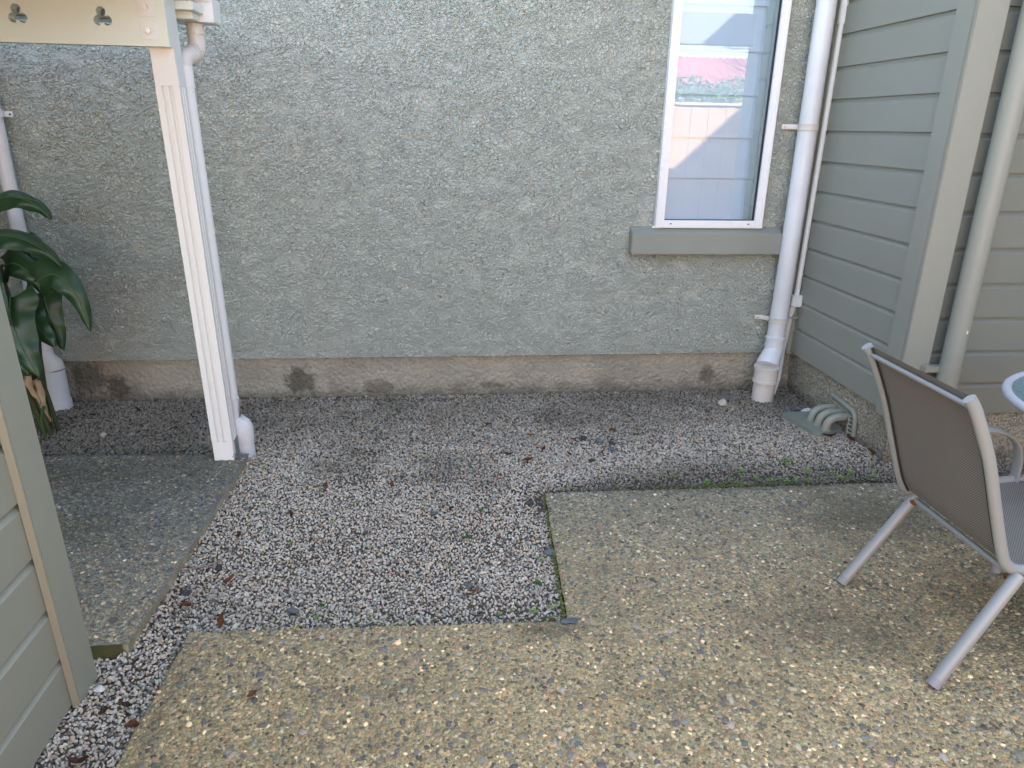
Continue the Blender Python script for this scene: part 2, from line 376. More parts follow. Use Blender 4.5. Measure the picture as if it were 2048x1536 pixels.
PATIO = [(.445, 2.723), (4.2, 2.70), (4.2, -4.3), (-.86, -4.3), (-.80, 1.412), (-.776, 1.913), (.395, 1.876)]
PATH = [(-.885, 3.125), (-.925, 1.835), (-3.4, 1.88), (-3.4, 3.20)]
def rough_poly(poly, step=.04, amp=.003):
    out = []
    for (x0, y0), (x1, y1) in zip(poly, poly[1:]+poly[:1]):
        n = max(1, int(math.hypot(x1-x0, y1-y0)/step))
        for k in range(n):
            t = k/n; j = 0 if k == 0 else 1
            out.append((x0+(x1-x0)*t+R.uniform(-amp, amp)*j, y0+(y1-y0)*t+R.uniform(-amp, amp)*j))
    return out
def slab(name, poly, top, m, z0=-.1):
    P = rough_poly(poly); bm = bmesh.new()
    a = [bm.verts.new((x, y, z0)) for x, y in P]; b = [bm.verts.new((x, y, top-.006)) for x, y in P]
    # slightly rounded arris
    cx = sum(p[0] for p in P)/len(P)
    c = []
    n = len(P)
    for i in range(n):
        p0 = Vector(P[i-1]); p1 = Vector(P[i]); p2 = Vector(P[(i+1) % n])
        d = ((p1-p0).normalized()+(p2-p1).normalized()); nn = Vector((d.y, -d.x)).normalized()
        sgn = 1 if name == 'patio_slab' else -1
        c.append(bm.verts.new((p1.x+nn.x*.007*sgn, p1.y+nn.y*.007*sgn, top)))
    bm.faces.new(c)
    for i in range(n):
        j = (i+1) % n
        f = bm.faces.new((a[i], a[j], b[j], b[i])); f.material_index = 1
        bm.faces.new((b[i], b[j], c[j], c[i]))
    return bmobj(name, bm, [m, M['slabedge']], kind='structure')
def area(poly): return sum(x0*y1-x1*y0 for (x0, y0), (x1, y1) in zip(poly, poly[1:]+poly[:1]))/2
patio = slab('patio_slab', PATIO, .02, M['mortar'])
path = slab('path_slab', PATH, .05, M['mortar2'])
def inside(poly, X, Y, grow=0.):
    r = np.zeros(X.shape, bool); n = len(poly)
    for i in range(n):
        x0, y0 = poly[i]; x1, y1 = poly[(i+1) % n]
        c = ((y0 > Y) != (y1 > Y)) & (X < (x1-x0)*(Y-y0)/((y1-y0) or 1e-9)+x0); r ^= c
    return r
def edge_dist(poly, X, Y):
    d = np.full(X.shape, 9.)
    for (x0, y0), (x1, y1) in zip(poly, poly[1:]+poly[:1]):
        L2 = (x1-x0)**2+(y1-y0)**2; t = np.clip(((X-x0)*(x1-x0)+(Y-y0)*(y1-y0))/L2, 0, 1)
        d = np.minimum(d, np.hypot(X-x0-t*(x1-x0), Y-y0-t*(y1-y0)))
    return d
# smooth value noise for masks
def vnoise(X, Y, s, seed):
    g = np.random.default_rng(seed).random((64, 64)); x = X*s+200; y = Y*s+200
    xi = np.floor(x).astype(int); yi = np.floor(y).astype(int); fx = x-xi; fy = y-yi; fx = fx*fx*(3-2*fx); fy = fy*fy*(3-2*fy)
    q = lambda a, b: g[a % 64, b % 64]
    return (q(xi, yi)*(1-fx)*(1-fy)+q(xi+1, yi)*fx*(1-fy)+q(xi, yi+1)*(1-fx)*fy+q(xi+1, yi+1)*fx*fy)
def fbm(X, Y, s, seed): return (vnoise(X, Y, s, seed)*.5+vnoise(X, Y, s*2.1, seed+1)*.3+vnoise(X, Y, s*4.3, seed+2)*.2)
def scatter(x0, x1, y0, y1, s):
    gx = np.arange(x0, x1, s); gy = np.arange(y0, y1, s); X, Y = np.meshgrid(gx, gy); X = X.ravel(); Y = Y.ravel()
    return X+NP.uniform(-.5, .5, X.shape)*s, Y+NP.uniform(-.5, .5, Y.shape)*s
def pick(pal, w, n):
    w = np.array(w, float); i = NP.choice(len(pal), n, p=w/w.sum()); c = np.array(pal)[i]
    return c*NP.uniform(.76, 1.24, (n, 1))*NP.uniform(.94, 1.06, (n, 3))
ico = bmesh.new(); bmesh.ops.create_icosphere(ico, subdivisions=1, radius=1)
ICO_V = np.array([v.co[:] for v in ico.verts]); ICO_F = np.array([[v.index for v in f.verts] for f in ico.faces]); ico.free()
CUB_V = np.array([[x, y, z] for x in (-.72, .72) for y in (-.72, .72) for z in (-.72, .72)], float)
CUB_F = np.array([[0, 1, 3], [0, 3, 2], [4, 6, 7], [4, 7, 5], [0, 4, 5], [0, 5, 1], [2, 3, 7], [2, 7, 6], [0, 2, 6], [0, 6, 4], [1, 5, 7], [1, 7, 3]])
def rotmats(n, tilt=None):
    q = NP.normal(size=(n, 4)); 
    if tilt is not None:
        a = NP.uniform(0, 2*np.pi, n)/2; q = np.stack([np.cos(a), NP.normal(0, tilt, n), NP.normal(0, tilt, n), np.sin(a)], 1)
    q /= np.linalg.norm(q, axis=1, keepdims=True); w, x, y, z = q.T
    return np.stack([1-2*(y*y+z*z), 2*(x*y-z*w), 2*(x*z+y*w), 2*(x*y+z*w), 1-2*(x*x+z*z), 2*(y*z-x*w), 2*(x*z-y*w), 2*(y*z+x*w), 1-2*(x*x+y*y)], 1).reshape(n, 3, 3)
def stones(X, Y, Z, S, C, shape_v, shape_f, jit=.28, tilt=None, K=14):
    n = len(X); var = shape_v[None]*(1+NP.uniform(-jit, jit, (K, len(shape_v), 1))); k = NP.integers(0, K, n)
    V = var[k]*S[:, None, :]
    V = np.einsum('nij,nvj->nvi', rotmats(n, tilt), V)
    V += np.stack([X, Y, Z], 1)[:, None, :]; nv = len(shape_v)
    F = (shape_f[None]+(np.arange(n)*nv)[:, None, None]).reshape(-1, 3)
    Cc = np.repeat(np.concatenate([C, np.ones((n, 1))], 1)[:, None, :], nv, 1)
    return V.reshape(-1, 3), F, Cc.reshape(-1, 4)

# gravel: crushed stone between the wall and the slabs
def gravel_xy(s, y0, y1):
    X, Y = scatter(-2.55, 3.4, y0, y1, s)
    ok = ~inside(PATIO, X, Y) & ~inside(PATH, X, Y) & (Y < 3.99) & ~((X > 2.14) & (Y > 2.99)) & ~((X < -1.02) & (Y < 1.86)) & (X > -.16*Y*4-.3)
    # bare soil shows through in patches
    bare = fbm(X, Y, 2.6, 5); e = np.minimum(edge_dist(PATIO, X, Y), edge_dist(PATH, X, Y))
    p = np.where(bare > .70, .75, 1.)
    p = np.where((e < .05) & (Y > 2.6) & (X > .4), p*.35, p)
    for (cx, cy, rx, ry, k) in ((1.45, 2.86, .45, .06, .55), (.2, 2.42, .14, .10, .3), (.15, 1.98, .22, .08, .35), (.7, 3.25, .2, .07, .3), (-.2, 3.93, .5, .04, .5), (.95, 3.93, .35, .04, .4), (1.0, 2.80, .5, .05, .5), (-1.5, 3.25, .5, .05, .6)):
        p = p*(1-k*np.exp(-(((X-cx)/rx)**2+((Y-cy)/ry)**2)))
    ok &= NP.random(X.shape) < p
    return X[ok], Y[ok]
VS, FS, CS = [], [], []; off = 0
for (s, y0, y1, r0, r1) in ((.0086, .9, 2.3, .0038, .0072), (.0086, 2.3, 3.0, .0038, .0070), (.0092, 3.0, 4.0, .0042, .0074)):
    X, Y = gravel_xy(s, y0, y1); n = len(X)
    r = NP.uniform(r0, r1, n)*np.where(NP.random(n) < .03, 1.5, 1); S = r[:, None]*np.stack([NP.uniform(.85, 1.25, n), NP.uniform(.65, .95, n), NP.uniform(.5, .8, n)], 1)
    Z = .012*np.clip(1-edge_dist(PATIO, X, Y)/.25, 0, 1)*(Y > 2.7)+NP.uniform(-.012, .002, n)+.006*(fbm(X, Y, 5, 9)-.5)+.016*np.clip(1-edge_dist(PATH, X, Y)/.12, 0, 1)*(X > -.95)
    pal = [(.50, .46, .42), (.68, .64, .58), (.52, .40, .28), (.30, .29, .275), (.13, .125, .125), (.38, .24, .18), (.62, .53, .41), (.42, .42, .44)]
    C = pick(pal, (24, 17, 10, 18, 9, 4, 10, 14), n)
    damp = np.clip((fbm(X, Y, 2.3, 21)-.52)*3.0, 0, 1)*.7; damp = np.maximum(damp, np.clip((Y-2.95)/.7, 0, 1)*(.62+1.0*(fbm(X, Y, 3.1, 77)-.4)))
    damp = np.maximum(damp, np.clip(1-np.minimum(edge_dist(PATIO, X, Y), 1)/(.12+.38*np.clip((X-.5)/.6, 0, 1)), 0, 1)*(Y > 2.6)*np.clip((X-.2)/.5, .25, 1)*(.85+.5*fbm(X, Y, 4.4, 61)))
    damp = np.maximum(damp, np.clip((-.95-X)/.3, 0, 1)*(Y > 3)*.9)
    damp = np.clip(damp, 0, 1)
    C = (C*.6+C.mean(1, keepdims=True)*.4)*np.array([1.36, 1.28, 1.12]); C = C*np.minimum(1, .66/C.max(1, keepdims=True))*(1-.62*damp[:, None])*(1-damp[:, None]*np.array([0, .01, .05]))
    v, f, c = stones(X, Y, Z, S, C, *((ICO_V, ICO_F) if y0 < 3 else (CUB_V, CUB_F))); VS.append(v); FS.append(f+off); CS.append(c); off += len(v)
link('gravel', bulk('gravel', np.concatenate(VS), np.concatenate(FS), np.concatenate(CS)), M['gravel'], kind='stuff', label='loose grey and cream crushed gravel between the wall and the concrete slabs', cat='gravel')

# exposed aggregate pebbles set in the slabs
a5 = np.arange(5)*2*np.pi/5
DOME_V = np.concatenate([[[0, 0, 1]], np.stack([np.cos(a5)*.72, np.sin(a5)*.72, np.full(5, .80)], 1), np.stack([np.cos(a5+.63), np.sin(a5+.63), np.full(5, -.1)], 1)])
DOME_F = np.array([[0, 1+i, 1+(i+1) % 5] for i in range(5)]+[[1+i, 6+i, 1+(i+1) % 5] for i in range(5)]+[[1+(i+1) % 5, 6+i, 6+(i+1) % 5] for i in range(5)])
SPAL = [(.15, .152, .15), (.25, .232, .175), (.27, .215, .16), (.40, .375, .305), (.70, .62, .48), (.215, .23, .20), (.40, .31, .22), (.30, .275, .225), (.09, .09, .092)]
def pebbles(poly, top, s, x0, x1, y0, y1, w, gain, name, parent, m):
    X, Y = scatter(x0, x1, y0, y1, s); ok = inside(poly, X, Y) & (edge_dist(poly, X, Y) > .006); X = X[ok]; Y = Y[ok]; 
    n = len(X); big = NP.random(n); r = NP.uniform(.0040, .0074, n)*np.where(big < .04, 1.6, 1); keep = NP.random(n) < .84+.16*np.clip(2.2*fbm(X, Y, 4, 31)-.4, 0, 1)
    X, Y, r = X[keep], Y[keep], r[keep]; n = len(X)
    S = r[:, None]*np.stack([NP.uniform(1., 1.5, n), NP.uniform(.75, 1.05, n), NP.uniform(.50, .75, n)], 1)
    C = pick(SPAL, w, n)*gain*np.array([1.14, 1.04, .84])
    return X, Y, np.full(n, top-.0008)+NP.uniform(-.0016, .0004, n), S, C
def add_pebbles(args, parent, name, singles=0):
    X, Y, Z, S, C = args; n = len(X)
    if singles:
        # nearest, largest pebbles in view become pieces of their own
        depth = np.hypot(X, Y); score = S[:, 0]/np.maximum(depth, .1)*((Y > 1.25) & (X > -.78) & (X < 1.45+.25*(Y-1.25))); idx = np.argsort(-score)[:singles]
        variants = []
        for q in range(24):
            v, f, c = stones(np.zeros(1), np.zeros(1), np.zeros(1), np.array([[1., 1., 1.]]), pick(SPAL, (16, 14, 12, 12, 5, 12, 8, 14, 7), 1), DOME_V, DOME_F, .16, 0)
            me = bulk('pebble', v, f, c, True); me.materials.append(M['pebble']); variants.append(me)
        for q, i in enumerate(idx):
            o = bpy.data.objects.new('pebble', variants[q % 24]); COL.objects.link(o); o.parent = parent
            o.location = (X[i], Y[i], Z[i]); o.scale = S[i]; o.rotation_euler = (0, 0, R.uniform(0, 6.28))
        keep = np.ones(n, bool); keep[idx] = False; X, Y, Z, S, C = X[keep], Y[keep], Z[keep], S[keep], C[keep]
    v, f, c = stones(X, Y, Z, S, C, DOME_V, DOME_F, .16, .03)
    link(name, bulk(name, v, f, c, True), M['pebble'], parent, kind='stuff')
w = (19, 18, 16, 11, 3, 12, 7, 17, 7)
a1 = [np.concatenate(q) for q in zip(pebbles(PATIO, .02, .0086, -.9, 2.1, 1.05, 2.1, w, 1.2, '', None, None), pebbles(PATIO, .02, .0096, .3, 2.7, 2.1, 2.75, w, 1.2, '', None, None))]
add_pebbles(a1, patio, 'small_pebbles', 300)
a2 = pebbles(PATH, .05, .0108, -2.2, -.8, 1.8, 3.2, (18, 16, 7, 14, 2, 12, 3, 20, 7), .98, '', None, None)
add_pebbles(a2, path, 'small_pebbles')

# ------------------------------------------------------------------ rendered house at the back
house = thing('rendered_house', 'sage green roughcast house wall with one tall white window across the back', 'house', (0, 4.0, 0))
WX0, WX1, WZ0, WZ1 = 1.215, 1.815, .99, 2.55
hole = lambda u, v: (u > WX0) & (u < WX1) & (v > WZ0) & (v < WZ1)
us = np.unique(np.concatenate([np.arange(-2.6, 2.135, .0075), [WX0, WX1]])); vs = np.unique(np.concatenate([np.arange(.241, 2.35, .0075), [WZ0]]))
vs = np.unique(np.concatenate([vs, [WZ1], np.arange(2.4, 3.61, .15)]))
me = grid_mesh('wall', us, vs, lambda u, v: np.stack([u, np.full(u.shape, 3.985), v], 1), hole); me.shade_smooth()
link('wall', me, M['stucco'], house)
bm = bmesh.new()
box(bm, -6.5, -2.6, 3.982, 4.2, .24, 3.6); box(bm, -2.6, WX0, 3.999, 4.2, .235, 3.6); box(bm, WX1, 2.6, 3.999, 4.2, .235, 3.6); box(bm, WX0, WX1, 3.999, 4.2, .235, WZ0-.002); box(bm, WX0, WX1, 3.999, 4.2, WZ1, 3.6)
box(bm, -6.5, -6.3, 4.2, 9, -.1, 3.6); box(bm, -6.5, 2.6, 8.8, 9, -.1, 3.6)
bmobj('wall_core', bm, M['sage_trim'], house)
me = grid_mesh('foundation', np.arange(-2.6, 2.16, .009), np.arange(-.06, .245, .009), lambda u, v: np.stack([u, np.full(u.shape, 4.014)+.004*np.sin(u*2.3), v], 1)); me.shade_smooth()
link('foundation', me, M['found'], house)
bm = bmesh.new(); box(bm, -6.5, -2.6, 3.99, 4.2, -.1, .24); bmobj('foundation', bm, M['found'], house)
bm = bmesh.new()
a = [bm.verts.new(p) for p in ((-6.8, 3.9, 3.6), (2.6, 3.9, 3.6), (2.6, 6.5, 4.5), (-6.8, 6.5, 4.5), (2.6, 9.1, 3.6), (-6.8, 9.1, 3.6))]
bm.faces.new((a[0], a[1], a[2], a[3])); bm.faces.new((a[3], a[2], a[4], a[5])); bmesh.ops.solidify(bm, geom=bm.faces[:], thickness=.08)
bmobj('roof', bm, M['roofdark'], house)
# window
bm = bmesh.new(); fo = (1.207, 1.823, .985, 2.56); fb = .047; y0, y1 = 3.945, 4.03
box(bm, fo[0], fo[0]+fb, y0, y1, fo[2], fo[3], .003); box(bm, fo[1]-fb, fo[1], y0, y1, fo[2], fo[3], .003)
box(bm, fo[0]+fb-.001, fo[1]-fb+.001, y0+.001, y1, fo[2], fo[2]+.040, .003); box(bm, fo[0]+fb-.001, fo[1]-fb+.001, y0+.001, y1, fo[3]-fb, fo[3], .003)
for (xa, xb, za, zb) in ((fo[0]+.006, fo[0]+.020, fo[2]+.02, fo[3]-.02), (fo[1]-.020, fo[1]-.006, fo[2]+.02, fo[3]-.02)): box(bm, xa, xb, y0-.006, y0+.01, za, zb, .002)
box(bm, fo[0]-.012, fo[1]+.010, 3.962, 3.98, fo[2]-.004, fo[2]+.006, .002)
window = bmobj('window', bm, M['upvc'], house)
for x in (1.287, 1.735):
    bm = bmesh.new(); box(bm, x, x+.010, y0-.001, y0+.004, fo[2]+.019, fo[2]+.025); bmobj('drain_slot', bm, M['black'], window)
bm = bmesh.new(); g0, g1, g2, g3 = fo[0]+fb, fo[1]-fb, fo[2]+.040, fo[3]-fb
for (xa, xb, za, zb) in ((g0, g0+.004, g2, g3), (g1-.007, g1, g2, g3), (g0, g1, g2, g2+.004)): box(bm, xa, xb, 3.962, 3.975, za, zb)
bmobj('glazing_seal', bm, M['black'], window)
bm = bmesh.new(); vv = [bm.verts.new(p) for p in ((g0, 3.972, g2), (g1, 3.972, g2), (g1, 3.972, g3), (g0, 3.972, g3))]; bm.faces.new(vv)
bmesh.ops.solidify(bm, geom=bm.faces[:], thickness=-.004)
bmobj('pane', bm, M['glass'], window)
bm = bmesh.new(); box(bm, g1-.045, g1+.02, 4.035, 4.16, g2-.03, g3+.03); box(bm, g0-.02, g0, 4.035, 4.16, g2-.03, g3+.03); box(bm, g0-.02, g1+.02, 4.16, 4.19, g2-.03, g3+.03); box(bm, g0, g1, 4.035, 4.16, g2-.03, g2)
bmobj('reveal', bm, M['reveal'], window)
zf = [1.030, 1.262, 1.475, 1.690, 1.905, 2.12, 2.335, 2.51]
for za, zb in zip(zf, zf[1:]):
    bm = bmesh.new(); q = [(4.012, za), (4.018, za-.006), (4.030, zb-.010), (4.026, zb)]
    pr = [(4.004, za-.012), (4.014, za-.012), (4.038, zb-.002), (4.026, zb-.002)]
    A = [bm.verts.new((g0+.002, y, z)) for y, z in pr]; B = [bm.verts.new((g1-.048, y, z)) for y, z in pr]
    bm.faces.new(A); bm.faces.new(B[::-1])
    for i in range(4): bm.faces.new((A[i], A[(i+1) % 4], B[(i+1) % 4], B[i]))
    bmobj('blind_panel', bm, M['blind'], window)
# sill
bm = bmesh.new(); P = [(3.915, .842), (4.0, .842), (4.0, .992), (3.978, .986), (3.915, .955)]
A = [bm.verts.new((1.072, y, z)) for y, z in P]; B = [bm.verts.new((1.935, y, z)) for y, z in P]; bm.faces.new(A); bm.faces.new(B[::-1])
for i in range(5): bm.faces.new((A[i], A[(i+1) % 5], B[(i+1) % 5], B[i]))
bmesh.ops.bevel(bm, geom=bm.edges[:], offset=.004, segments=2, affect='EDGES'); bmobj('window_sill', bm, M['sill'], house)

# ------------------------------------------------------------------ weatherboard extension on the right
ext = thing('weatherboard_house', 'gabled extension clad in sage green weatherboards at the right', 'house', (2.11, 2.93, 0))
PIT = .1572; ZB = .252
BPROF = [(0, 0), (0, .131), (.003, .134), (.0125, .144), (.013, .163), (.024, .163), (.024, 0)]   # depth behind face, height
def board(name, p0, p1, inward, z, parent, m):
    bm = bmesh.new(); p0 = Vector(p0); p1 = Vector(p1); inw = Vector(inward); j = R.uniform(-.0006, .0006)
    A = [bm.verts.new(p0+inw*(d+j)+Vector((0, 0, z+h))) for d, h in BPROF]; B = [bm.verts.new(p1+inw*(d+j)+Vector((0, 0, z+h))) for d, h in BPROF]; n = len(A)
    bm.faces.new(A); bm.faces.new(B[::-1])
    for i in range(n): bm.faces.new((A[i], A[(i+1) % n], B[(i+1) % n], B[i]))
    return bmobj(name, bm, m, parent)
k = 0
while True:
    z = ZB+k*PIT
    if z > 3.9: break
    board('weatherboard', (2.11, 3.034, 0), (2.11, 3.958, 0), (1, 0, 0), z, ext, M['sage']); k += 1
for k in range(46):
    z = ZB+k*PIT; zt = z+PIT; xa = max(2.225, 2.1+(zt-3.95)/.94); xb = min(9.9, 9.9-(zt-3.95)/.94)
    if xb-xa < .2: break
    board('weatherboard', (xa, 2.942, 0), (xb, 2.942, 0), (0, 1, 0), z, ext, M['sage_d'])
bm = bmesh.new(); box(bm, 2.092, 2.138, 2.927, 3.034, .236, 3.95, .003); bmobj('corner_board', bm, M['sage_trim'], ext)
bm = bmesh.new(); box(bm, 2.094, 2.224, 2.908, 2.9265, .236, 3.95, .003); bmobj('corner_board', bm, M['sage_trim'], ext)
bm = bmesh.new(); box(bm, 2.085, 2.132, 3.958, 3.983, .236, 3.95, .002); bmobj('scriber_strip', bm, M['sage_trim'], ext)
bm = bmesh.new(); box(bm, 2.135, 2.3, 2.985, 8.9, .24, 3.94); box(bm, 2.3, 9.9, 2.967, 3.1, .24, 3.94)
a = [bm.verts.new((x, y, z)) for y in (2.967, 3.1) for x, z in ((2.13, 3.94), (9.87, 3.94), (6.0, 7.55))]
bm.faces.new(a[:3]); bm.faces.new(a[3:][::-1]); bmobj('wall_core', bm, M['sage_trim'], ext)
def fx(u, v, n=.02): return n*np.sin(u*3+1)*.5
me = grid_mesh('foundation', np.arange(2.95, 4.02, .009), np.arange(-.07, .262, .009), lambda u, v: np.stack([2.128+.055*np.clip(.262-v, 0, 1)*1.2+.006*np.sin(u*5), u, v], 1)); me.shade_smooth(); me.flip_normals(); link('foundation', me, M['found2'], ext)
me = grid_mesh('foundation', np.arange(2.13, 5.0, .011), np.arange(-.07, .262, .011), lambda u, v: np.stack([u, 2.955+0*v, v], 1)); me.shade_smooth(); link('foundation', me, M['found2'], ext)
bm = bmesh.new(); box(bm, 2.14, 9.9, 2.975, 3.2, -.1, .24); bmobj('footing', bm, M['found2'], ext)
for sx in (0, 1):
    bm = bmesh.new(); x0, x1 = (2.02, 6.0) if sx == 0 else (9.98, 6.0); z0 = 3.95-.08*.94
    pr = [(x0, z0), (x1, 7.616), (x1, 7.70), (x0, z0+.09)]
    A = [bm.verts.new((x, 2.62, z)) for x, z in pr]; B = [bm.verts.new((x, 9, z)) for x, z in pr]; bm.faces.new(A); bm.faces.new(B[::-1])
    for i in range(4): bm.faces.new((A[i], A[(i+1) % 4], B[(i+1) % 4], B[i]))
    bmobj('roof', bm, M['roofdark'], ext)

# ------------------------------------------------------------------ pipes
def bracket(bm, c, r, z, side, wall_y, w=.026, lug=.045):
    """ring clip round a pipe with a lug screwed to the wall"""
    tube(bm, [(c[0], c[1], z-w/2), (c[0], c[1], z+w/2)], r+.004, 20)
    tube(bm, [(c[0], c[1], z-w/2-.003), (c[0], c[1], z-w/2)], r+.007, 20); tube(bm, [(c[0], c[1], z+w/2), (c[0], c[1], z+w/2+.003)], r+.007, 20)
# white downpipe in the corner
dp = thing('white_downpipe', 'white plastic downpipe in the right corner stepping out to a wide base', 'downpipe', (1.9, 3.82, 0))
cx, cy = 1.982, 3.905
bm = bmesh.new(); tube(bm, smooth_path([(cx+.006, cy, 4.1), (cx+.004, cy, 2.2), (cx, cy, .9), (cx-.006, cy, .36)], 3), .0495, 24); bmobj('pipe', bm, M['pvc'], dp)
bm = bmesh.new()
for z0, z1, r in ((.352, .366, .0575), (.318, .352, .053), (.304, .318, .0575)): tube(bm, [(cx-.008, cy-.004, z0), (cx-.008, cy-.004, z1)], r, 24)
tube(bm, [(cx-.008, cy-.004, .304), (cx-.012, cy-.012, .275), (cx-.055, cy-.055, .222), (cx-.062, cy-.065, .205)], [.052, .055, .064, .066], 24)
bmobj('offset_adaptor', bm, M['pvc'], dp)
bm = bmesh.new(); bx, by = cx-.068, cy-.073
for z0, z1, r in ((.193, .206, .0735), (.122, .193, .067), (.108, .122, .0730)): tube(bm, [(bx, by, z0), (bx, by, z1)], r, 28)
bmobj('collar', bm, M['pvc2'], dp)
bm = bmesh.new(); tube(bm, [(bx-.004, by-.004, -.04), (bx, by, .109)], .0625, 28); bmobj('base_pipe', bm, M['pvc2'], dp)
for z, xc in ((1.525, cx+.003), (.465, cx-.004)):
    bm = bmesh.new(); bracket(bm, (xc, cy), .0495, z, -1, 3.98); tube(bm, [(xc-.038, cy+.028, z), (xc-.062, 3.945, z), (xc-.078, 3.966, z), (xc-.118, 3.969, z)], .0135, 12, flat=(.16, 1))
    br = bmobj('bracket', bm, M['pvc2'], dp)
    bm = bmesh.new(); tube(bm, [(xc-.100, 3.962, z), (xc-.100, 3.967, z)], .004, 8); bmobj('screw', bm, M['zinc'], br)
# conduit and junction box
cd = thing('cable_conduit', 'thin white cable conduit with a small square junction box beside the corner downpipe', 'conduit', (2.05, 3.95, 0))
def cline(z): return (2.088+.010*(z-.6)+.002, 3.948, z)
bm = bmesh.new(); tube(bm, [cline(4.0), cline(2.03)], .021, 16); tube(bm, [cline(2.03), cline(.60)], .0150, 16); bmobj('conduit', bm, M['white'], cd)
bm = bmesh.new(); box(bm, 2.052, 2.116, 3.915, 3.972, .535, .603, .004); jb = bmobj('junction_box', bm, M['white'], cd)
for sx in (2.059, 2.109):
    for sz in (.542, .596): bm = bmesh.new(); tube(bm, [(sx, 3.911, sz), (sx, 3.916, sz)], .0028, 8); bmobj('screw', bm, M['zinc'], jb)
bm = bmesh.new(); tube(bm, [(2.072, 3.944, .535), (2.072, 3.944, .505), (2.069, 3.944, .490), (2.068, 3.944, .47)], [.020, .0195, .016, .015], 16); bmobj('gland', bm, M['pvc2'], cd)
bm = bmesh.new(); tube(bm, smooth_path([(2.068, 3.945, .49), (2.060, 3.945, .34), (2.052, 3.945, .25)], 4), .0158, 16); bmobj('sleeve', bm, M['pvc2'], cd)
bm = bmesh.new(); tube(bm, smooth_path([(2.053, 3.945, .27), (2.054, 3.943, .17), (2.045, 3.93, .09), (2.018, 3.905, .02), (2.0, 3.89, -.03)], 5), .0135, 14); bmobj('cable', bm, M['pvc'], cd)
bm = bmesh.new(); box(bm, 2.045, 2.112, 3.926, 3.96, .462, .476, .001); bmobj('clip', bm, M['zinc'], cd)
# green downpipe on the extension
gp = thing('green_downpipe', 'sage green painted downpipe on the front of the weatherboard extension', 'downpipe', (2.295, 2.86, 0))
bm = bmesh.new(); tube(bm, [(2.297, 2.868, .0), (2.296, 2.868, 3.9)], .0445, 24); bmobj('pipe', bm, M['pipegreen'], gp)
bm = bmesh.new(); tube(bm, [(2.297, 2.868, .425), (2.297, 2.868, .52)], .0475, 24); tube(bm, [(2.297, 2.868, .420), (2.297, 2.868, .428)], .050, 24); bmobj('socket', bm, M['pipegreen'], gp)
bm = bmesh.new(); box(bm, 2.185, 2.27, 2.872, 2.915, .485, .512, .002); bmobj('bracket', bm, M['pipegreen'], gp)
bm = bmesh.new(); box(bm, 2.300, 2.306, 2.820, 2.8245, .680, .694); bmobj('paint_chip', bm, M['quartz'], gp)
# downpipe behind the plant
lp = thing('white_downpipe', 'white downpipe behind the leafy plant at the left end of the wall', 'downpipe', (-2.1, 3.93, 0))
bm = bmesh.new(); tube(bm, [(-2.115, 3.935, 1.75), (-2.108, 3.93, .30)], .034, 20); bmobj('pipe', bm, M['pvc'], lp)
bm = bmesh.new(); tube(bm, [(-2.108, 3.93, .33), (-2.105, 3.928, .29), (-2.075, 3.91, .245), (-2.07, 3.908, .215)], [.037, .040, .055, .056], 22); bmobj('adaptor', bm, M['pvc2'], lp)
bm = bmesh.new(); tube(bm, [(-2.07, 3.908, -.03), (-2.07, 3.908, .217)], .053, 22); tube(bm, [(-2.07, 3.908, .0), (-2.07, 3.908, .045)], .057, 22); bmobj('base_pipe', bm, M['pvc'], lp)
bm = bmesh.new(); tube(bm, [(-2.113, 3.935, 1.495), (-2.113, 3.935, 1.525)], .038, 20); box(bm, -2.10, -2.040, 3.955, 3.962, 1.496, 1.524, .003); br = bmobj('bracket', bm, M['pvc'], lp)
bm = bmesh.new(); tube(bm, [(-2.052, 3.950, 1.51), (-2.052, 3.956, 1.51)], .004, 8); bmobj('screw', bm, M['black'], br)

# gully vent in front of the extension
gv = thing('gully_pipes', 'three green waste pipes bending from a wall grate down into a flat gully cover', 'drain', (2.0, 3.42, 0))
bm = bmesh.new(); outline = []
for (x, y) in ((1.885, 3.555), (2.105, 3.555), (2.135, 3.31), (1.95, 3.245)): outline.append((x, y))
P = []
for i in range(4):
    p0 = Vector(outline[i-1]); p1 = Vector(outline[i]); p2 = Vector(outline[(i+1) % 4]); rr = .045
    a = p1+(p0-p1).normalized()*rr; b = p1+(p2-p1).normalized()*rr
    for k in range(6): t = k/5; P.append(tuple(a*(1-t)**2+p1*2*t*(1-t)+b*t*t))
prism(bm, P, .004, .026); bmesh.ops.bevel(bm, geom=[e for e in bm.edges if e.calc_length() > 0 and all(v.co.z > .02 for v in e.verts)], offset=.004, segments=2, affect='EDGES')
M['cover'] = paint('chipped_green_cover', (.20, .23, .19), .35, .6, dirtcol=(.34, .34, .3)); plate = bmobj('cover_plate', bm, M['cover'], gv)
bm = bmesh.new(); Q = [(x+(x-2.02)*.02, y+(y-3.4)*.02) for x, y in P]; prism(bm, Q, -.02, .0035); bmobj('gully_rim', bm, M['pale'], gv)
for i, yy in enumerate((3.300, 3.365, 3.432)):
    bm = bmesh.new(); s = .0; x0 = 2.022-.006*i
    tube(bm, smooth_path([(x0, yy, .02), (x0, yy, .045), (x0+.012, yy, .075), (x0+.045, yy+.001, .092), (x0+.09, yy+.002, .094), (2.158, yy+.003, .094)], 5), .0215, 16)
    tube(bm, [(x0+.066, yy+.001, .093), (x0+.072, yy+.001, .0935)], .0235, 16); tube(bm, [(x0, yy, .024), (x0, yy, .034)], .026, 16)
    bmobj('pipe', bm, M['pipegreen'], gv)
bm = bmesh.new(); xw = 2.128
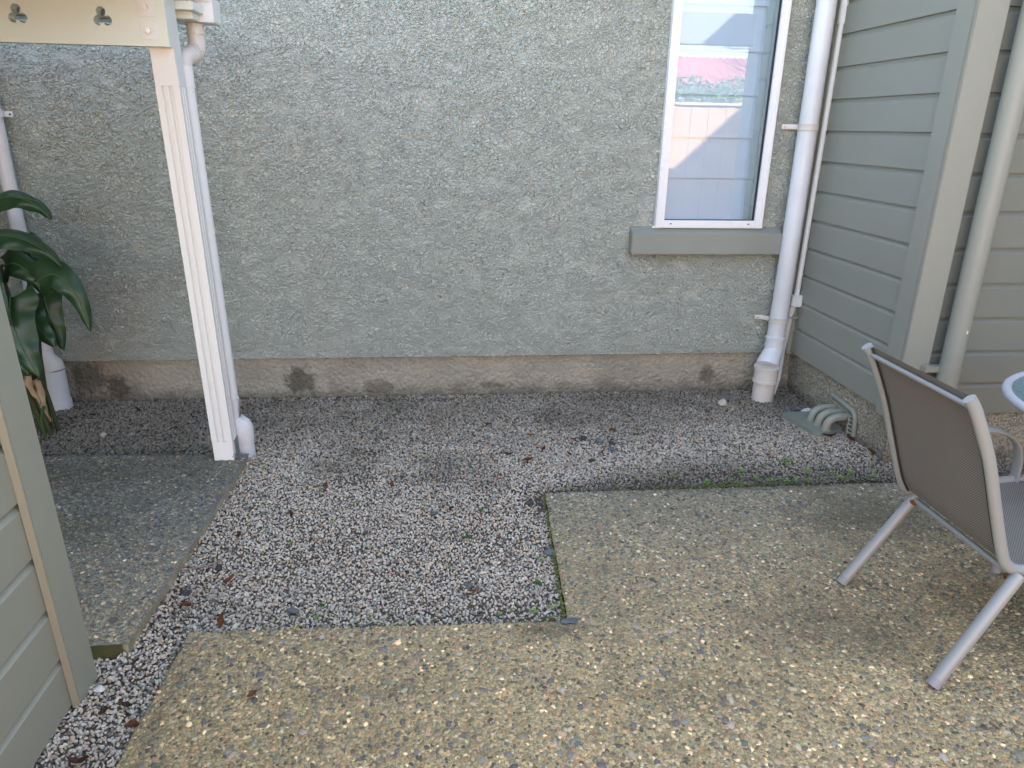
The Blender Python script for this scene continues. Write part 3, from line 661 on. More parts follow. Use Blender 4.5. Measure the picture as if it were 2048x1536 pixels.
tube(bm, [(xw, 3.47, .158), (xw-.006, 3.25, .150), (xw-.008, 3.232, .142), (xw-.004, 3.222, .115), (xw+.004, 3.222, .02)], .0125, 12)
tube(bm, [(xw+.008, 3.46, .118), (xw+.002, 3.25, .112)], .006, 8)
for k in range(8): y = 3.25+k*.030; tube(bm, [(xw+.002, y, .152), (xw+.008, y+.004, .118)], .0050, 6)
for k in range(5): z = .03+k*.022; tube(bm, [(xw-.004, 3.225, z), (xw-.012, 3.262, z)], .0050, 6)
tube(bm, [(xw-.012, 3.262, .118), (xw-.010, 3.262, .015)], .006, 8)
bmobj('grate', bm, M['pipegreen'], gv)

# ------------------------------------------------------------------ porch: post, trefoil beam, roof, gutter
porch = thing('porch', 'white porch corner with fluted post and cream beam with trefoil cutouts', 'porch', (-.97, 3.1, .05))
LEAN = -.022
def lean(bm, z0=.05):
    for v in bm.verts: v.co.x += LEAN*(v.co.z-z0)
px0, px1, py0, py1 = -1.018, -.930, 3.066, 3.152
def flute_profile():
    def side(n, w):       # returns list of (t, depth) along a face of width w
        out = [(0, 0)]; gw = .016
        for c in n:
            out += [(c-gw/2, 0), (c-gw/4, .0105), (c+gw/4, .0105), (c+gw/2, 0)]
        return out
    c = []
    W = px1-px0; D = py1-py0
    for t, d in side((.030, .056), W): c.append((px0+t, py0+d))
    for t, d in side((.028, .054), D): c.append((px1-d*.55, py0+t))
    c += [(px1, py1), (px0, py1)]
    return c
bm = bmesh.new(); box(bm, px0, px1, py0, py1, .048, .14, .002); box(bm, px0, px1, py0, py1, 1.62, 2.02, .002)
prof = flute_profile(); prism(bm, prof, .139, 1.621); lean(bm); bmobj('post', bm, M['post'], porch)
bm = bmesh.new(); box(bm, px1-.012, px1+.0015, py0+.030, py1+.001, .048, .135, .001); lean(bm); bmobj('flashing', bm, M['lead'], porch)
# beam with trefoil holes, cut from a filled curve and extruded
def beam():
    bm = bmesh.new(); zb, zt = 1.752, 1.985; xr = px1+LEAN*1.75+.002; ya, yb = py0-.046, py0-.0015; pitch = .288
    cells = [(-1.187-pitch*i-.09, -1.187-pitch*i+.09, -1.187-pitch*i) for i in range(8)]
    def quad(x0, x1):
        for y in (ya, yb): bm.faces.new([bm.verts.new(p) for p in ((x0, y, zb), (x1, y, zb), (x1, y, zt), (x0, y, zt))])
        for z in (zb, zt): bm.faces.new([bm.verts.new(p) for p in ((x0, ya, z), (x1, ya, z), (x1, yb, z), (x0, yb, z))])
    last = xr
    for x0, x1, cx in cells:
        quad(x1, last); last = x0; cz = 1.843; r = .0165; cs = [(cx-.003, cz+.0185), (cx-.0155, cz-.0105), (cx+.0155, cz-.0105)]
        angs = sorted(set([2*math.pi*k/64 for k in range(64)]+[math.atan2(z-cz, x-cx) % (2*math.pi) for x in (x0, x1) for z in (zb, zt)]))
        inn, out = [], []
        for th in angs:
            d = (math.cos(th), math.sin(th)); best = .006
            for (qx, qz) in cs:
                ex, ez = qx-cx, qz-cz; b = ex*d[0]+ez*d[1]; disc = b*b-(ex*ex+ez*ez-r*r)
                if disc > 0: best = max(best, b+math.sqrt(disc))
            t = min((x1-cx)/d[0] if d[0] > 1e-6 else 9, (x0-cx)/d[0] if d[0] < -1e-6 else 9, (zt-cz)/d[1] if d[1] > 1e-6 else 9, (zb-cz)/d[1] if d[1] < -1e-6 else 9)
            inn.append((cx+d[0]*best, cz+d[1]*best)); out.append((cx+d[0]*t, cz+d[1]*t))
        n = len(angs); ring = lambda L, y: [bm.verts.new((x, y, z)) for x, z in L]
        ia, ib, oa, ob = ring(inn, ya), ring(inn, yb), ring(out, ya), ring(out, yb)
        for k in range(n):
            q = (k+1) % n
            bm.faces.new((ia[k], ia[q], oa[q], oa[k])); bm.faces.new((ib[q], ib[k], ob[k], ob[q])); bm.faces.new((ia[q], ia[k], ib[k], ib[q]))
            if abs(out[k][1]-out[q][1]) < 1e-7: bm.faces.new((oa[k], oa[q], ob[q], ob[k]))
    quad(-3.5, last)
    bm.faces.new([bm.verts.new(p) for p in ((xr, ya, zb), (xr, yb, zb), (xr, yb, zt), (xr, ya, zt))])
    bmesh.ops.remove_doubles(bm, verts=bm.verts, dist=1e-5); return bm
bmobj('beam', beam(), M['cream'], porch)
for z, x in ((1.879, -1.030), (1.803, -1.028)):
    bm = bmesh.new(); yf = py0-.046; box(bm, x-.029, x+.029, yf-.004, yf-.0005, z-.029, z+.029, .001); wp = bmobj('washer_plate', bm, M['white'], porch)
    bm = bmesh.new(); tube(bm, [(x, yf-.009, z), (x, yf-.004, z)], .011, 16); tube(bm, [(x, yf-.018, z), (x, yf-.009, z)], .0085, 6); bmobj('bolt', bm, M['zinc'], wp)
bm = bmesh.new(); box(bm, -2.86, -2.78, 1.9, 3.96, -.1, 2.0); bmobj('added_shade_wall', bm, M['sage'], porch)  # added beyond the view to block sky light from the left
bm = bmesh.new(); 
nx = 70; xs = np.linspace(-3.6, -.905, nx)
A = [(x, 2.072+.010*math.sin(i*math.pi/1.5)) for i, x in enumerate(xs)]
lo = [bm.verts.new((x, .3, z+.05)) for x, z in A]; hi = [bm.verts.new((x, 3.36, z-.11)) for x, z in A]
for i in range(nx-1): bm.faces.new((lo[i], lo[i+1], hi[i+1], hi[i]))
bmesh.ops.solidify(bm, geom=bm.faces[:], thickness=.004); bmobj('roof', bm, M['roofdark'], porch)
bm = bmesh.new(); box(bm, -3.58, -.93, .3, 3.3, 2.125, 2.135)
for v in bm.verts: v.co.z = v.co.z-.14 if v.co.y > 2 else v.co.z-.02
bmobj('ceiling', bm, M['cream'], porch)
bm = bmesh.new(); box(bm, -1.035, -1.005, 3.155, 3.36, 1.895, 1.99, .002); box(bm, -3.5, -1.036, 3.33, 3.36, 1.90, 1.99, .002); bmobj('fascia', bm, M['white'], porch)
bm = bmesh.new()   # box gutter with a stop end
gx1, gy0, gy1, gz0, gz1 = -.872, 3.295, 3.405, 1.868, 1.955
box(bm, -3.5, gx1, gy0, gy1, gz0, gz0+.003); box(bm, -3.5, gx1, gy0, gy0+.003, gz0+.0035, gz1); box(bm, -3.5, gx1, gy1-.003, gy1, gz0+.0035, gz1-.01); box(bm, gx1-.003, gx1+.001, gy0+.0032, gy1-.0032, gz0+.0035, gz1)
box(bm, -3.5, gx1+.002, gy0-.008, gy0-.0005, gz1-.012, gz1, .002)
bmobj('gutter', bm, M['white'], porch)
bm = bmesh.new(); box(bm, -1.012, -.908, 3.160, 3.292, 1.895, 1.925, .002); box(bm, -.998, -.925, 3.20, 3.291, 1.868, 1.895, .002); bmobj('barge_end', bm, M['cream'], porch)
# porch downpipe
pd = thing('white_downpipe', 'white downpipe with elbows hugging the back of the porch post', 'downpipe', (-.94, 3.25, 0))
bm = bmesh.new(); tube(bm, smooth_path([(-.958, 3.335, 1.867), (-.958, 3.335, 1.80), (-.96, 3.325, 1.768), (-.972, 3.285, 1.745), (-.985, 3.24, 1.73), (-.990, 3.222, 1.70), (-.990, 3.219, 1.66)], 5), .0345, 20)
for c, d in (((-.958, 3.335, 1.83), (0, 0, -1)), ((-.9645, 3.308, 1.757), (-.3, -.9, -.45)), ((-.968, 3.297, 1.751), (-.3, -.9, -.45))):
    c = Vector(c); d = Vector(d).normalized(); tube(bm, [c-d*.004, c+d*.004], .0375, 20)
bmobj('elbow', bm, M['pvc2'], pd)
bm = bmesh.new(); tube(bm, [(-.990, 3.219, 1.70), (-.955, 3.205, .20)], .0335, 20); tube(bm, [(-.989, 3.2185, 1.62), (-.990, 3.219, 1.70)], .0370, 20); bmobj('pipe', bm, M['white'], pd)
bm = bmesh.new(); tube(bm, [(-.957, 3.206, .30), (-.955, 3.206, .205), (-.954, 3.207, .198), (-.929, 3.215, .152), (-.927, 3.216, .148), (-.927, 3.216, .085)], [.037, .037, .038, .0515, .053, .053], 22); bmobj('adaptor', bm, M['pvc'], pd)
bm = bmesh.new(); tube(bm, [(-.925, 3.216, -.03), (-.927, 3.216, .083)], .0495, 22); bmobj('base_pipe', bm, M['pvc'], pd)

# ------------------------------------------------------------------ weatherboard screen, left foreground
sc = thing('weatherboard_screen', 'low sage green weatherboard screen wall at the left edge close to the camera', 'screen wall', (-1.02, 1.7, 0))
for k in range(12):
    z = .006+k*PIT
    board('weatherboard', (-1.003, -.4, 0), (-1.003, 1.655, 0), (-1, 0, 0), z, sc, M['sage_l'])
bm = bmesh.new(); box(bm, -1.002, -.983, 1.652, 1.758, -.004, 1.90, .002)
for v in bm.verts: v.co.y -= .045*v.co.z*.9
bmobj('corner_board', bm, M['sage_l'], sc)
bm = bmesh.new(); box(bm, -1.0015, -.9835, 1.6465, 1.6515, -.004, 1.90)
for v in bm.verts: v.co.y -= .045*v.co.z*.9
bmobj('board_edge', bm, M['edge'], sc)
bm = bmesh.new(); box(bm, -1.09, -1.0235, -.4, 1.655, -.02, 1.90); bmobj('frame', bm, M['sage_l'], sc)

# ------------------------------------------------------------------ chair
ch = thing('patio_chair', 'grey metal patio chair with taupe mesh sling seen from behind', 'chair', (1.65, 1.78, .02))
YL, YR = 2.025, 1.565
prof = [(1.328, .874), (1.350, .846), (1.385, .782), (1.43, .690), (1.483, .553), (1.532, .430), (1.560, .380), (1.605, .358), (1.70, .362), (1.85, .380), (1.98, .392), (2.03, .385), (2.055, .360)]
for y in (YL, YR):
    bm = bmesh.new(); tube(bm, smooth_path([(x, y, z) for x, z in prof], 6), .0145, 16, flat=(.85, 1.15)); sf = bmobj('side_rail', bm, M['chair'], ch)
    bm = bmesh.new(); d = Vector((-.6, 0, .8)).normalized(); c = Vector((1.328, y, .874)); tube(bm, [c, c+d*.003], .0146, 16, flat=(.86, 1.16)); bmobj('end_cap', bm, M['cap'], sf)
for y, yf in ((2.012, 1.995), (1.555, 1.505)):
    bm = bmesh.new(); tube(bm, [(1.383, yf, .028), (1.60, y, .350)], .0175 if y > 1.8 else .0185, 16); lg = bmobj('rear_leg', bm, M['chair'], ch)
    bm = bmesh.new(); d = Vector((1.60-1.383, y-yf, .322)).normalized(); c = Vector((1.383, yf, .028)); tube(bm, [c-d*.004, c+d*.022], .0180 if y > 1.8 else .0190, 16); bmobj('foot_cap', bm, M['cap'], lg)
    bm = bmesh.new(); c = Vector((1.592, y, .338)); bmesh.ops.create_icosphere(bm, subdivisions=2, radius=.0155)
    for v in bm.verts: v.co = c+Vector((v.co.x*1.1-.004, v.co.y+(-.012 if y > 1.8 else .016), v.co.z*.8-.006))*1 + Vector([R.uniform(-.001, .001) for _ in range(3)])
    bmobj('rust_patch', bm, M['rust'], lg)
bm = bmesh.new(); tube(bm, [(1.590, 2.01, .340), (1.590, 1.56, .340)], .0095, 12); bmobj('cross_bar', bm, M['chair'], ch)
bm = bmesh.new(); tube(bm, [(1.343, YL, .850), (1.343, YR, .850)], .0075, 12); bmobj('cross_bar', bm, M['chair'], ch)
bm = bmesh.new(); tube(bm, [(2.03, YL, .372), (2.03, YR, .372)], .010, 12); bmobj('cross_bar', bm, M['chair'], ch)
for y in (YL, YR):
    bm = bmesh.new()
    apts = smooth_path([(1.67, y, .37), (1.675, y, .46), (1.70, y, .545), (1.76, y, .580), (1.86, y, .572), (1.925, y, .530), (1.95, y, .465), (1.955, y, .40), (1.958, y, .36)], 5)
    tube(bm, apts, .014, 10, flat=(1.5, .55)); bmobj('armrest', bm, M['chair'], ch)
    bm = bmesh.new(); tube(bm, [(1.957, y, .385), (1.985, y, .03)], .0155, 14); fl = bmobj('front_leg', bm, M['chair'], ch)
    bm = bmesh.new(); tube(bm, [(1.984, y, .022), (1.981, y, .06)], .0175, 14); bmobj('foot_cap', bm, M['cap'], fl)
def slingmesh(name, pts, y0, y1, sag):
    P = smooth_path([(x, 0, z) for x, z in pts], 8); n = len(P); m_ = 13; me = bpy.data.meshes.new(name); V = []; Fs = []; UV = []
    s = 0
    for i, p in enumerate(P):
        if i: s += (P[i]-P[i-1]).length
        d = (P[min(i+1, n-1)]-P[max(i-1, 0)]).normalized(); nn = Vector((d.z, 0, -d.x))
        for j in range(m_):
            t = j/(m_-1); o = sag*math.sin(math.pi*t)*math.sin(math.pi*min(1, max(0, i/(n-1))))
            V.append((p.x-nn.x*o, y0+(y1-y0)*t, p.z-abs(nn.z)*o)); UV.append(((y1-y0)*t*1.6, s*1.6))
    for i in range(n-1):
        for j in range(m_-1): Fs.append((i*m_+j, i*m_+j+1, (i+1)*m_+j+1, (i+1)*m_+j))
    me.from_pydata(V, [], Fs); uv = me.uv_layers.new(name='UVMap')
    for l in me.loops: uv.data[l.index].uv = UV[l.vertex_index]
    me.shade_smooth(); return me
back_pts = [(1.337, .878), (1.352, .850), (1.386, .785), (1.43, .690), (1.483, .553), (1.532, .430), (1.565, .375)]
seat_pts = [(1.565, .375), (1.605, .362), (1.70, .364), (1.85, .380), (1.98, .392), (2.03, .388)]
link('backrest', slingmesh('backrest', back_pts, YL-.012, YR+.012, .006), M['sling'], ch)
link('seat', slingmesh('seat', seat_pts, YL-.012, YR+.012, .012), M['sling'], ch)
for y in (YL-.019, YR+.019):
    bm = bmesh.new(); tube(bm, smooth_path([(x-.004, y, z-.003) for x, z in back_pts], 5), .0030, 6); bmobj('hem', bm, M['hem'], ch)

# ------------------------------------------------------------------ table
tb = thing('patio_table', 'round glass topped patio table with pale rim at the right edge', 'table', (2.19, 1.83, .02))
tc, tr = (2.222, 1.840), .41
bm = bmesh.new(); N = 72; tube_pts = [(tc[0]+tr*math.cos(2*math.pi*k/N), tc[1]+tr*math.sin(2*math.pi*k/N), .700) for k in range(N+1)]
tube(bm, tube_pts, .0145, 12, cap=False); bmobj('rim', bm, M['rimwhite'], tb)
bm = bmesh.new(); prism(bm, [(tc[0]+(tr-.008)*math.cos(2*math.pi*k/N), tc[1]+(tr-.008)*math.sin(2*math.pi*k/N)) for k in range(N)], .700, .706); bmobj('glass_top', bm, M['frost'], tb)
for k in range(4):
    a = math.pi/4+k*math.pi/2+.25; bm = bmesh.new()
    tube(bm, smooth_path([(tc[0]+.33*math.cos(a), tc[1]+.33*math.sin(a), .69), (tc[0]+.30*math.cos(a), tc[1]+.30*math.sin(a), .45), (tc[0]+.34*math.cos(a), tc[1]+.34*math.sin(a), .02)], 6), .012, 12)
    if math.cos(a) > 0: bmobj('leg', bm, M['rimwhite'], tb)
    else: bm.free()

# ------------------------------------------------------------------ leafy plant
plant = thing('leafy_plant', 'dark green arum-like plant with large drooping leaves by the left downpipe', 'plant', (-1.97, 3.55, 0))
def leaf_mesh(path, width, curl=.25, wavy=.006, ncross=9, lobes=True, asym=0., seedv=0, up_=(0, 0, 1)):
    P = smooth_path(path, 7); n = len(P); rr = random.Random(seedv); bm = bmesh.new(); rows = []; ph = rr.uniform(0, 6)
    for i, p in enumerate(P):
        t = i/(n-1); d = (P[min(i+1, n-1)]-P[max(i-1, 0)]).normalized(); sd = d.cross(Vector(up_)); 
        if sd.length < .1: sd = d.cross(Vector((0, 1, 0)))
        sd.normalize(); nn = sd.cross(d)
        w = width*1.42*min(1, (t*4+.45))**.7*max(0., 1-t)**.72
        row = []
        for j in range(ncross):
            s = -1+2*j/(ncross-1); a = abs(s)
            back = -(1-t)**3*a*a*width*.75 if lobes else 0
            off_ = nn*(a*a*width*curl*-1+.10*width*a+math.sin(t*21+ph+s*2)*wavy*.8*a+math.sin(t*(31+rr.uniform(-.3,.3))+s*3+ph)*.0012*a)
            row.append(bm.verts.new(p+sd*s*w*(1+asym*s)+off_+d*back))
        rows.append(row)
    for i in range(n-1):
        for j in range(ncross-1): bm.faces.new((rows[i][j], rows[i][j+1], rows[i+1][j+1], rows[i+1][j])).smooth = True
    return bm, P
def add_leaf(path, width, up_=(0, -.4, 1), curl=.3, s=0, stalk=None, wavy=.006):
    bm, P = leaf_mesh(path, width, curl, seedv=s, up_=up_, wavy=wavy); lf = bmobj('leaf', bm, M['leaf'], plant)
    bm = bmesh.new(); tube(bm, [p+Vector((0, -.0015, .0015)) for p in P[:-2]], [.003*(1-i/len(P))+.0008 for i in range(len(P)-2)], 6); bmobj('midrib', bm, M['rib'], lf)
    if stalk:
        bm = bmesh.new(); q = smooth_path(list(stalk)+[path[0]], 5); tube(bm, q, [.011*(1-.55*i/len(q)) for i in range(len(q))], 8); bmobj('stalk', bm, M['stem'], plant)
B0 = (-1.98, 3.60, 0)
add_leaf([(-2.02, 3.50, 1.06), (-1.93, 3.47, 1.15), (-1.83, 3.44, 1.165), (-1.74, 3.43, 1.13), (-1.695, 3.42, 1.075)], .05, (-.1, -.75, .6), .5, 1, [B0, (-2.03, 3.6, .5), (-2.07, 3.55, .95)])
add_leaf([(-2.03, 3.44, .945), (-1.93, 3.42, 1.0), (-1.82, 3.40, .99), (-1.72, 3.38, .94), (-1.665, 3.37, .875)], .055, (-.1, -.65, .7), .5, 2, [B0, (-2.02, 3.55, .5), (-2.06, 3.5, .85)])
add_leaf([(-1.80, 3.42, .80), (-1.72, 3.40, .835), (-1.655, 3.38, .79), (-1.610, 3.37, .70), (-1.590, 3.36, .575)], .062, (.25, -1, .25), .35, 3, [B0, (-1.95, 3.55, .5), (-1.88, 3.48, .76)])
add_leaf([(-1.90, 3.36, .74), (-1.90, 3.33, .66), (-1.87, 3.30, .56), (-1.835, 3.28, .47), (-1.80, 3.27, .385)], .088, (.15, -1, .25), .30, 4, [B0, (-1.97, 3.5, .45), (-1.94, 3.42, .74)], .010)
add_leaf([(-1.83, 3.50, .72), (-1.815, 3.48, .64), (-1.79, 3.47, .55), (-1.775, 3.46, .46)], .058, (.25, -1, .2), .3, 5, [B0, (-1.93, 3.55, .4), (-1.86, 3.52, .70)])
add_leaf([(-1.96, 3.48, .86), (-1.90, 3.46, .87), (-1.83, 3.44, .82), (-1.80, 3.43, .74)], .062, (.1, -.85, .5), .3, 6, [B0, (-1.99, 3.55, .5), (-1.99, 3.5, .82)])
add_leaf([(-2.05, 3.36, .80), (-2.02, 3.33, .72), (-1.99, 3.31, .62), (-1.97, 3.29, .52)], .075, (.1, -1, .3), .3, 7, [B0, (-2.02, 3.5, .5), (-2.06, 3.42, .77)])
add_leaf([(-2.13, 3.40, .92), (-2.05, 3.38, .93), (-1.97, 3.36, .88), (-1.92, 3.35, .80)], .065, (.0, -.8, .6), .3, 8, [B0, (-2.08, 3.5, .5), (-2.14, 3.45, .86)])
add_leaf([(-2.10, 3.46, 1.02), (-2.04, 3.44, 1.06), (-1.97, 3.42, 1.03), (-1.93, 3.41, .95)], .06, (.0, -.8, .6), .35, 9, [B0, (-2.08, 3.55, .6), (-2.12, 3.5, .97)])
add_leaf([(-1.97, 3.40, .62), (-1.95, 3.38, .53), (-1.92, 3.36, .44), (-1.89, 3.35, .37)], .07, (.1, -1, .3), .3, 10, [B0, (-2.0, 3.5, .35), (-1.99, 3.44, .6)])
add_leaf([(-1.90, 3.56, .95), (-1.87, 3.55, .88), (-1.84, 3.54, .80), (-1.83, 3.53, .70)], .055, (.3, -1, .2), .3, 11, [B0, (-1.95, 3.6, .5), (-1.92, 3.58, .93)])
add_leaf([(-2.14, 3.30, .70), (-2.11, 3.27, .60), (-2.07, 3.25, .50), (-2.04, 3.24, .41)], .07, (.1, -1, .3), .3, 12, [B0, (-2.08, 3.45, .4), (-2.14, 3.36, .68)])
add_leaf([(-2.00, 3.32, .86), (-1.95, 3.29, .80), (-1.91, 3.27, .71), (-1.88, 3.26, .62)], .062, (.1, -1, .3), .35, 13, [B0, (-2.0, 3.45, .5), (-2.03, 3.38, .84)])
add_leaf([(-2.10, 3.33, .90), (-2.04, 3.30, .86), (-1.99, 3.28, .78), (-1.96, 3.27, .70)], .07, (.0, -1, .35), .3, 14, [B0, (-2.05, 3.45, .5), (-2.12, 3.38, .86)])
add_leaf([(-1.88, 3.45, .66), (-1.85, 3.42, .60), (-1.80, 3.40, .54), (-1.77, 3.39, .50)], .05, (.15, -1, .3), .3, 15, [B0, (-1.93, 3.5, .4), (-1.90, 3.47, .64)])
for i in range(9):
    bm = bmesh.new(); a = i*.7; x = -1.985+.055*math.cos(a*2.1)-.02*(i % 3); y = 3.56+.05*math.sin(a*1.7)
    q = smooth_path([(x*.98-.035+.01*i/3, y+.01, -.01), (x-.01, y, .2), (x-.03+.012*(i % 4), y-.02, .45), (x-.05+.02*(i % 4), y-.03, .62)], 5)
    tube(bm, q, [.011*(1-.5*k/len(q)) for k in range(len(q))], 8); bmobj('stalk', bm, M['stem'], plant)
bm, _ = leaf_mesh([(-1.955, 3.50, .30), (-1.925, 3.47, .24), (-1.915, 3.46, .16), (-1.90, 3.47, .09)], .018, .9, .012, seedv=20, up_=(.3, -1, .2)); bmobj('dead_leaf', bm, M['tan'], plant)
bm, _ = leaf_mesh([(-1.965, 3.47, .33), (-1.955, 3.45, .28), (-1.93, 3.45, .22), (-1.925, 3.46, .18)], .014, 1., .01, seedv=21, up_=(.3, -1, .2)); bmobj('dead_leaf', bm, M['tan'], plant)
bm = bmesh.new(); tube(bm, smooth_path([(-1.93, 3.45, .02), (-1.915, 3.42, .12), (-1.88, 3.40, .2)], 5), [.008]*11, 8); bmobj('stalk', bm, M['rib'], plant)

# ------------------------------------------------------------------ small things on the ground
def flat_leaf(L, W, rnd, fold=.3, bend=.25, n=8):
    bm = bmesh.new(); rows = []; tw = rnd.uniform(-1.1, 1.1); side = rnd.uniform(-.35, .35)*L; skew = rnd.uniform(.7, 1.4); ph = rnd.uniform(0, 6); pk = rnd.uniform(.6, 1.1)
    for i in range(n+1):
        t = i/n; w = W*max(.04, math.sin(math.pi*min(1, t**skew*.96+.02)))**pk*(1+rnd.uniform(-.16, .16)); z = bend*L*(t-.5)**2*2*rnd.uniform(.85, 1.15); a = tw*(t-.5)
        cy = side*(t-.5)**2*2
        row = []
        for s_ in (-1, -.5, 0, .5, 1):
            d = s_*w; h = abs(s_)*w*fold+math.sin(t*13+ph+s_*2)*.10*W
            row.append(bm.verts.new((L*(t-.5), cy+d*math.cos(a)-h*math.sin(a), z+d*math.sin(a)*.7+h*math.cos(a))))
        rows.append(row)
    for i in range(n):
        for j in range(4): bm.faces.new((rows[i][j], rows[i][j+1], rows[i+1][j+1], rows[i+1][j])).smooth = True
    bmesh.ops.solidify(bm, geom=bm.faces[:], thickness=.0007); return bm
def put(name, bm, m, loc, rot, **k):
    me = bpy.data.meshes.new(name); bm.to_mesh(me); bm.free(); o = link(name, me, m, None, **k); o.location = loc; o.rotation_euler = rot; return o
LEAVES = [  # x, y, length, width, material, label
 (.898, 3.386, .055, .018, 'dry', 'bright rust dry leaf in the gravel below the window side of the wall', 0),
 (.415, 3.059, .055, .024, 'dry', 'broad orange dry leaf just behind the inner patio corner', 0),
 (-.503, 2.859, .045, .018, 'dry', 'curled orange leaf in mid gravel right of the porch post', 0),
 (-.216, 2.849, .045, .014, 'dry', 'narrow orange leaf alone in the middle of the gravel', 0),
 (-.688, 1.948, .055, .015, 'dry', 'upright red-brown curled leaf at the left front edge of the patio', 1.2),
 (.33, 3.13, .06, .010, 'dry2', 'thin dark brown leaf left of the dark stone cluster', 0),
 (.50, 3.17, .06, .010, 'dry2', 'thin dark brown leaf touching the dark stone cluster', 0),
 (.46, 3.35, .055, .012, 'dry', 'slim orange leaf above the dark stone cluster', 0),
 (.62, 3.11, .045, .014, 'dry2', 'small brown leaf right of the broad orange leaf', 0),
 (.67, 3.28, .05, .012, 'dry', 'rust leaf lying among the dark stones', 0),
 (.78, 3.12, .04, .009, 'dry', 'tiny red leaf in front of the dark stones', 0),
 (-.90, 3.90, .12, .014, 'dry', 'long orange leaf at the wall foot right of the porch post', 0),
 (-.80, 3.93, .05, .010, 'dry2', 'short brown leaf at the wall foot under the dark stain', 0),
 (-.58, 3.92, .05, .012, 'dry2', 'dark red leaf against the wall foot beyond the stain', 0),
 (1.00, 3.72, .05, .010, 'dry', 'orange leaf near the wall below the window sill', 0),
 (.25, 3.50, .06, .008, 'dry2', 'thin brown leaf in the gravel near the wall', 0),
 (-.77, 2.48, .07, .010, 'dry2', 'long dark brown leaf beside the path slab edge', 0),
 (-.60, 2.62, .05, .008, 'dry2', 'slender brown leaf in the left gravel', 0),
 (-.73, 2.18, .06, .014, 'dry', 'rust leaf beside the dark stone by the path slab', 0),
 (-.83, 2.05, .05, .012, 'dry', 'orange leaf close to the path slab front corner', 0),
 (-.845, 1.62, .06, .008, 'dry2', 'thin red-brown leaf in the gravel strip by the screen', 0),
 (-.81, 1.55, .05, .014, 'dry', 'wide rust leaf in the gravel strip at the patio edge', 0),
 (-.905, 1.60, .045, .012, 'dry2', 'brown leaf under the end of the weatherboard screen', 0),
 (-.90, 1.44, .06, .016, 'dry2', 'dark dry leaf at the foot of the screen boards', 0),
 (-.77, 1.86, .04, .012, 'dry', 'orange leaf at the left tip of the patio front edge', 0),
 (2.03, 3.45, .06, .016, 'dry2', 'dark red leaf resting on the gully cover', 0),
 (2.13, 3.36, .05, .016, 'dry', 'orange leaf stuck between the waste pipes', 0),
 (2.02, 3.24, .09, .014, 'dry2', 'brown leaf litter strip in front of the gully cover', 0),
 (2.11, 3.20, .07, .014, 'dry2', 'dark leaf in the hollow beside the gully cover', 0),
 (2.13, 3.05, .06, .016, 'dry', 'orange leaf by the foundation right of the gully', 0),
 (-1.83, 3.74, .06, .014, 'dry2', 'dark leaf in the gravel by the plant downpipe base', 0),
 (-1.62, 3.80, .07, .012, 'dry2', 'brown leaf near the wall between plant and porch post', 0),
 (-1.35, 3.55, .06, .012, 'dry2', 'small brown leaf in the shaded porch gravel', 0),
 (-1.06, 3.86, .06, .010, 'dry2', 'red leaf at the wall foot behind the porch post', 0),
 (-1.02, 3.10, .05, .016, 'dry2', 'brown leaf pressed against the left foot of the post', 0),
 (-.52, 1.62, .04, .010, 'dry', 'small rust leaf lying on the patio slab', 0),
 (.10, 2.06, .04, .012, 'dry', 'small brown leaf in the gravel near the patio front edge', 0),
 (.04, 2.62, .05, .012, 'dry2', 'brown leaf in the gravel left of the inner patio edge', 0)]
for i, (x, y, L, W, mm, lab, st) in enumerate(LEAVES):
    zz = .062 if (x < -.95 and y < 3.12 and y > 1.9) else (.032 if 'gully cover' in lab and 'resting' in lab else .026 if 'patio slab' in lab else .012)
    put('dry_leaf', flat_leaf(L*R.uniform(.75, 1.05), W*R.uniform(.6, .95), R, R.uniform(.3, 1.1), R.uniform(.1, .7)), M[mm], (x, y, zz+(.02 if st else 0)), (R.uniform(-.3, .3), st or R.uniform(-.2, .2), R.uniform(0, 6.28)), label=lab, cat='dry leaf', group='dry leaves scattered on the gravel')
for (x, y, L, W, lab, zz) in ((.092, 2.402, .05, .013, 'bright green oval leaf lying flat in the middle gravel', .012), (.33, 2.09, .04, .010, 'light green leaf in the gravel near the inner patio corner', .012), (.16, 2.60, .025, .009, 'small green leaf left of the inner patio edge', .012), (-.395, 2.02, .025, .010, 'small green leaf at the patio front edge beside weeds', .012), (-.775, 1.80, .045, .006, 'narrow green leaf blade by the left patio edge', .012)):
    put('green_leaf', flat_leaf(L, W, R, .15, .2), M['greenleaf'], (x, y, zz), (R.uniform(-.15, .15), R.uniform(-.1, .1), R.uniform(-.6, .6)), label=lab, cat='leaf')
def rock(r, sx=1., sy=1., sz=.6, j=.18, sub=2):
    bm = bmesh.new(); bmesh.ops.create_icosphere(bm, subdivisions=sub, radius=r); s = R.uniform(0, 50)
    from mathutils import noise as mn
    for v in bm.verts:
        n = mn.noise(v.co/r*1.3+Vector((s, s, s)))*j*2+mn.noise(v.co/r*3+Vector((s, 0, s)))*j*.6; v.co *= 1+n; v.co = Vector((v.co.x*sx, v.co.y*sy, v.co.z*sz))
    return bm
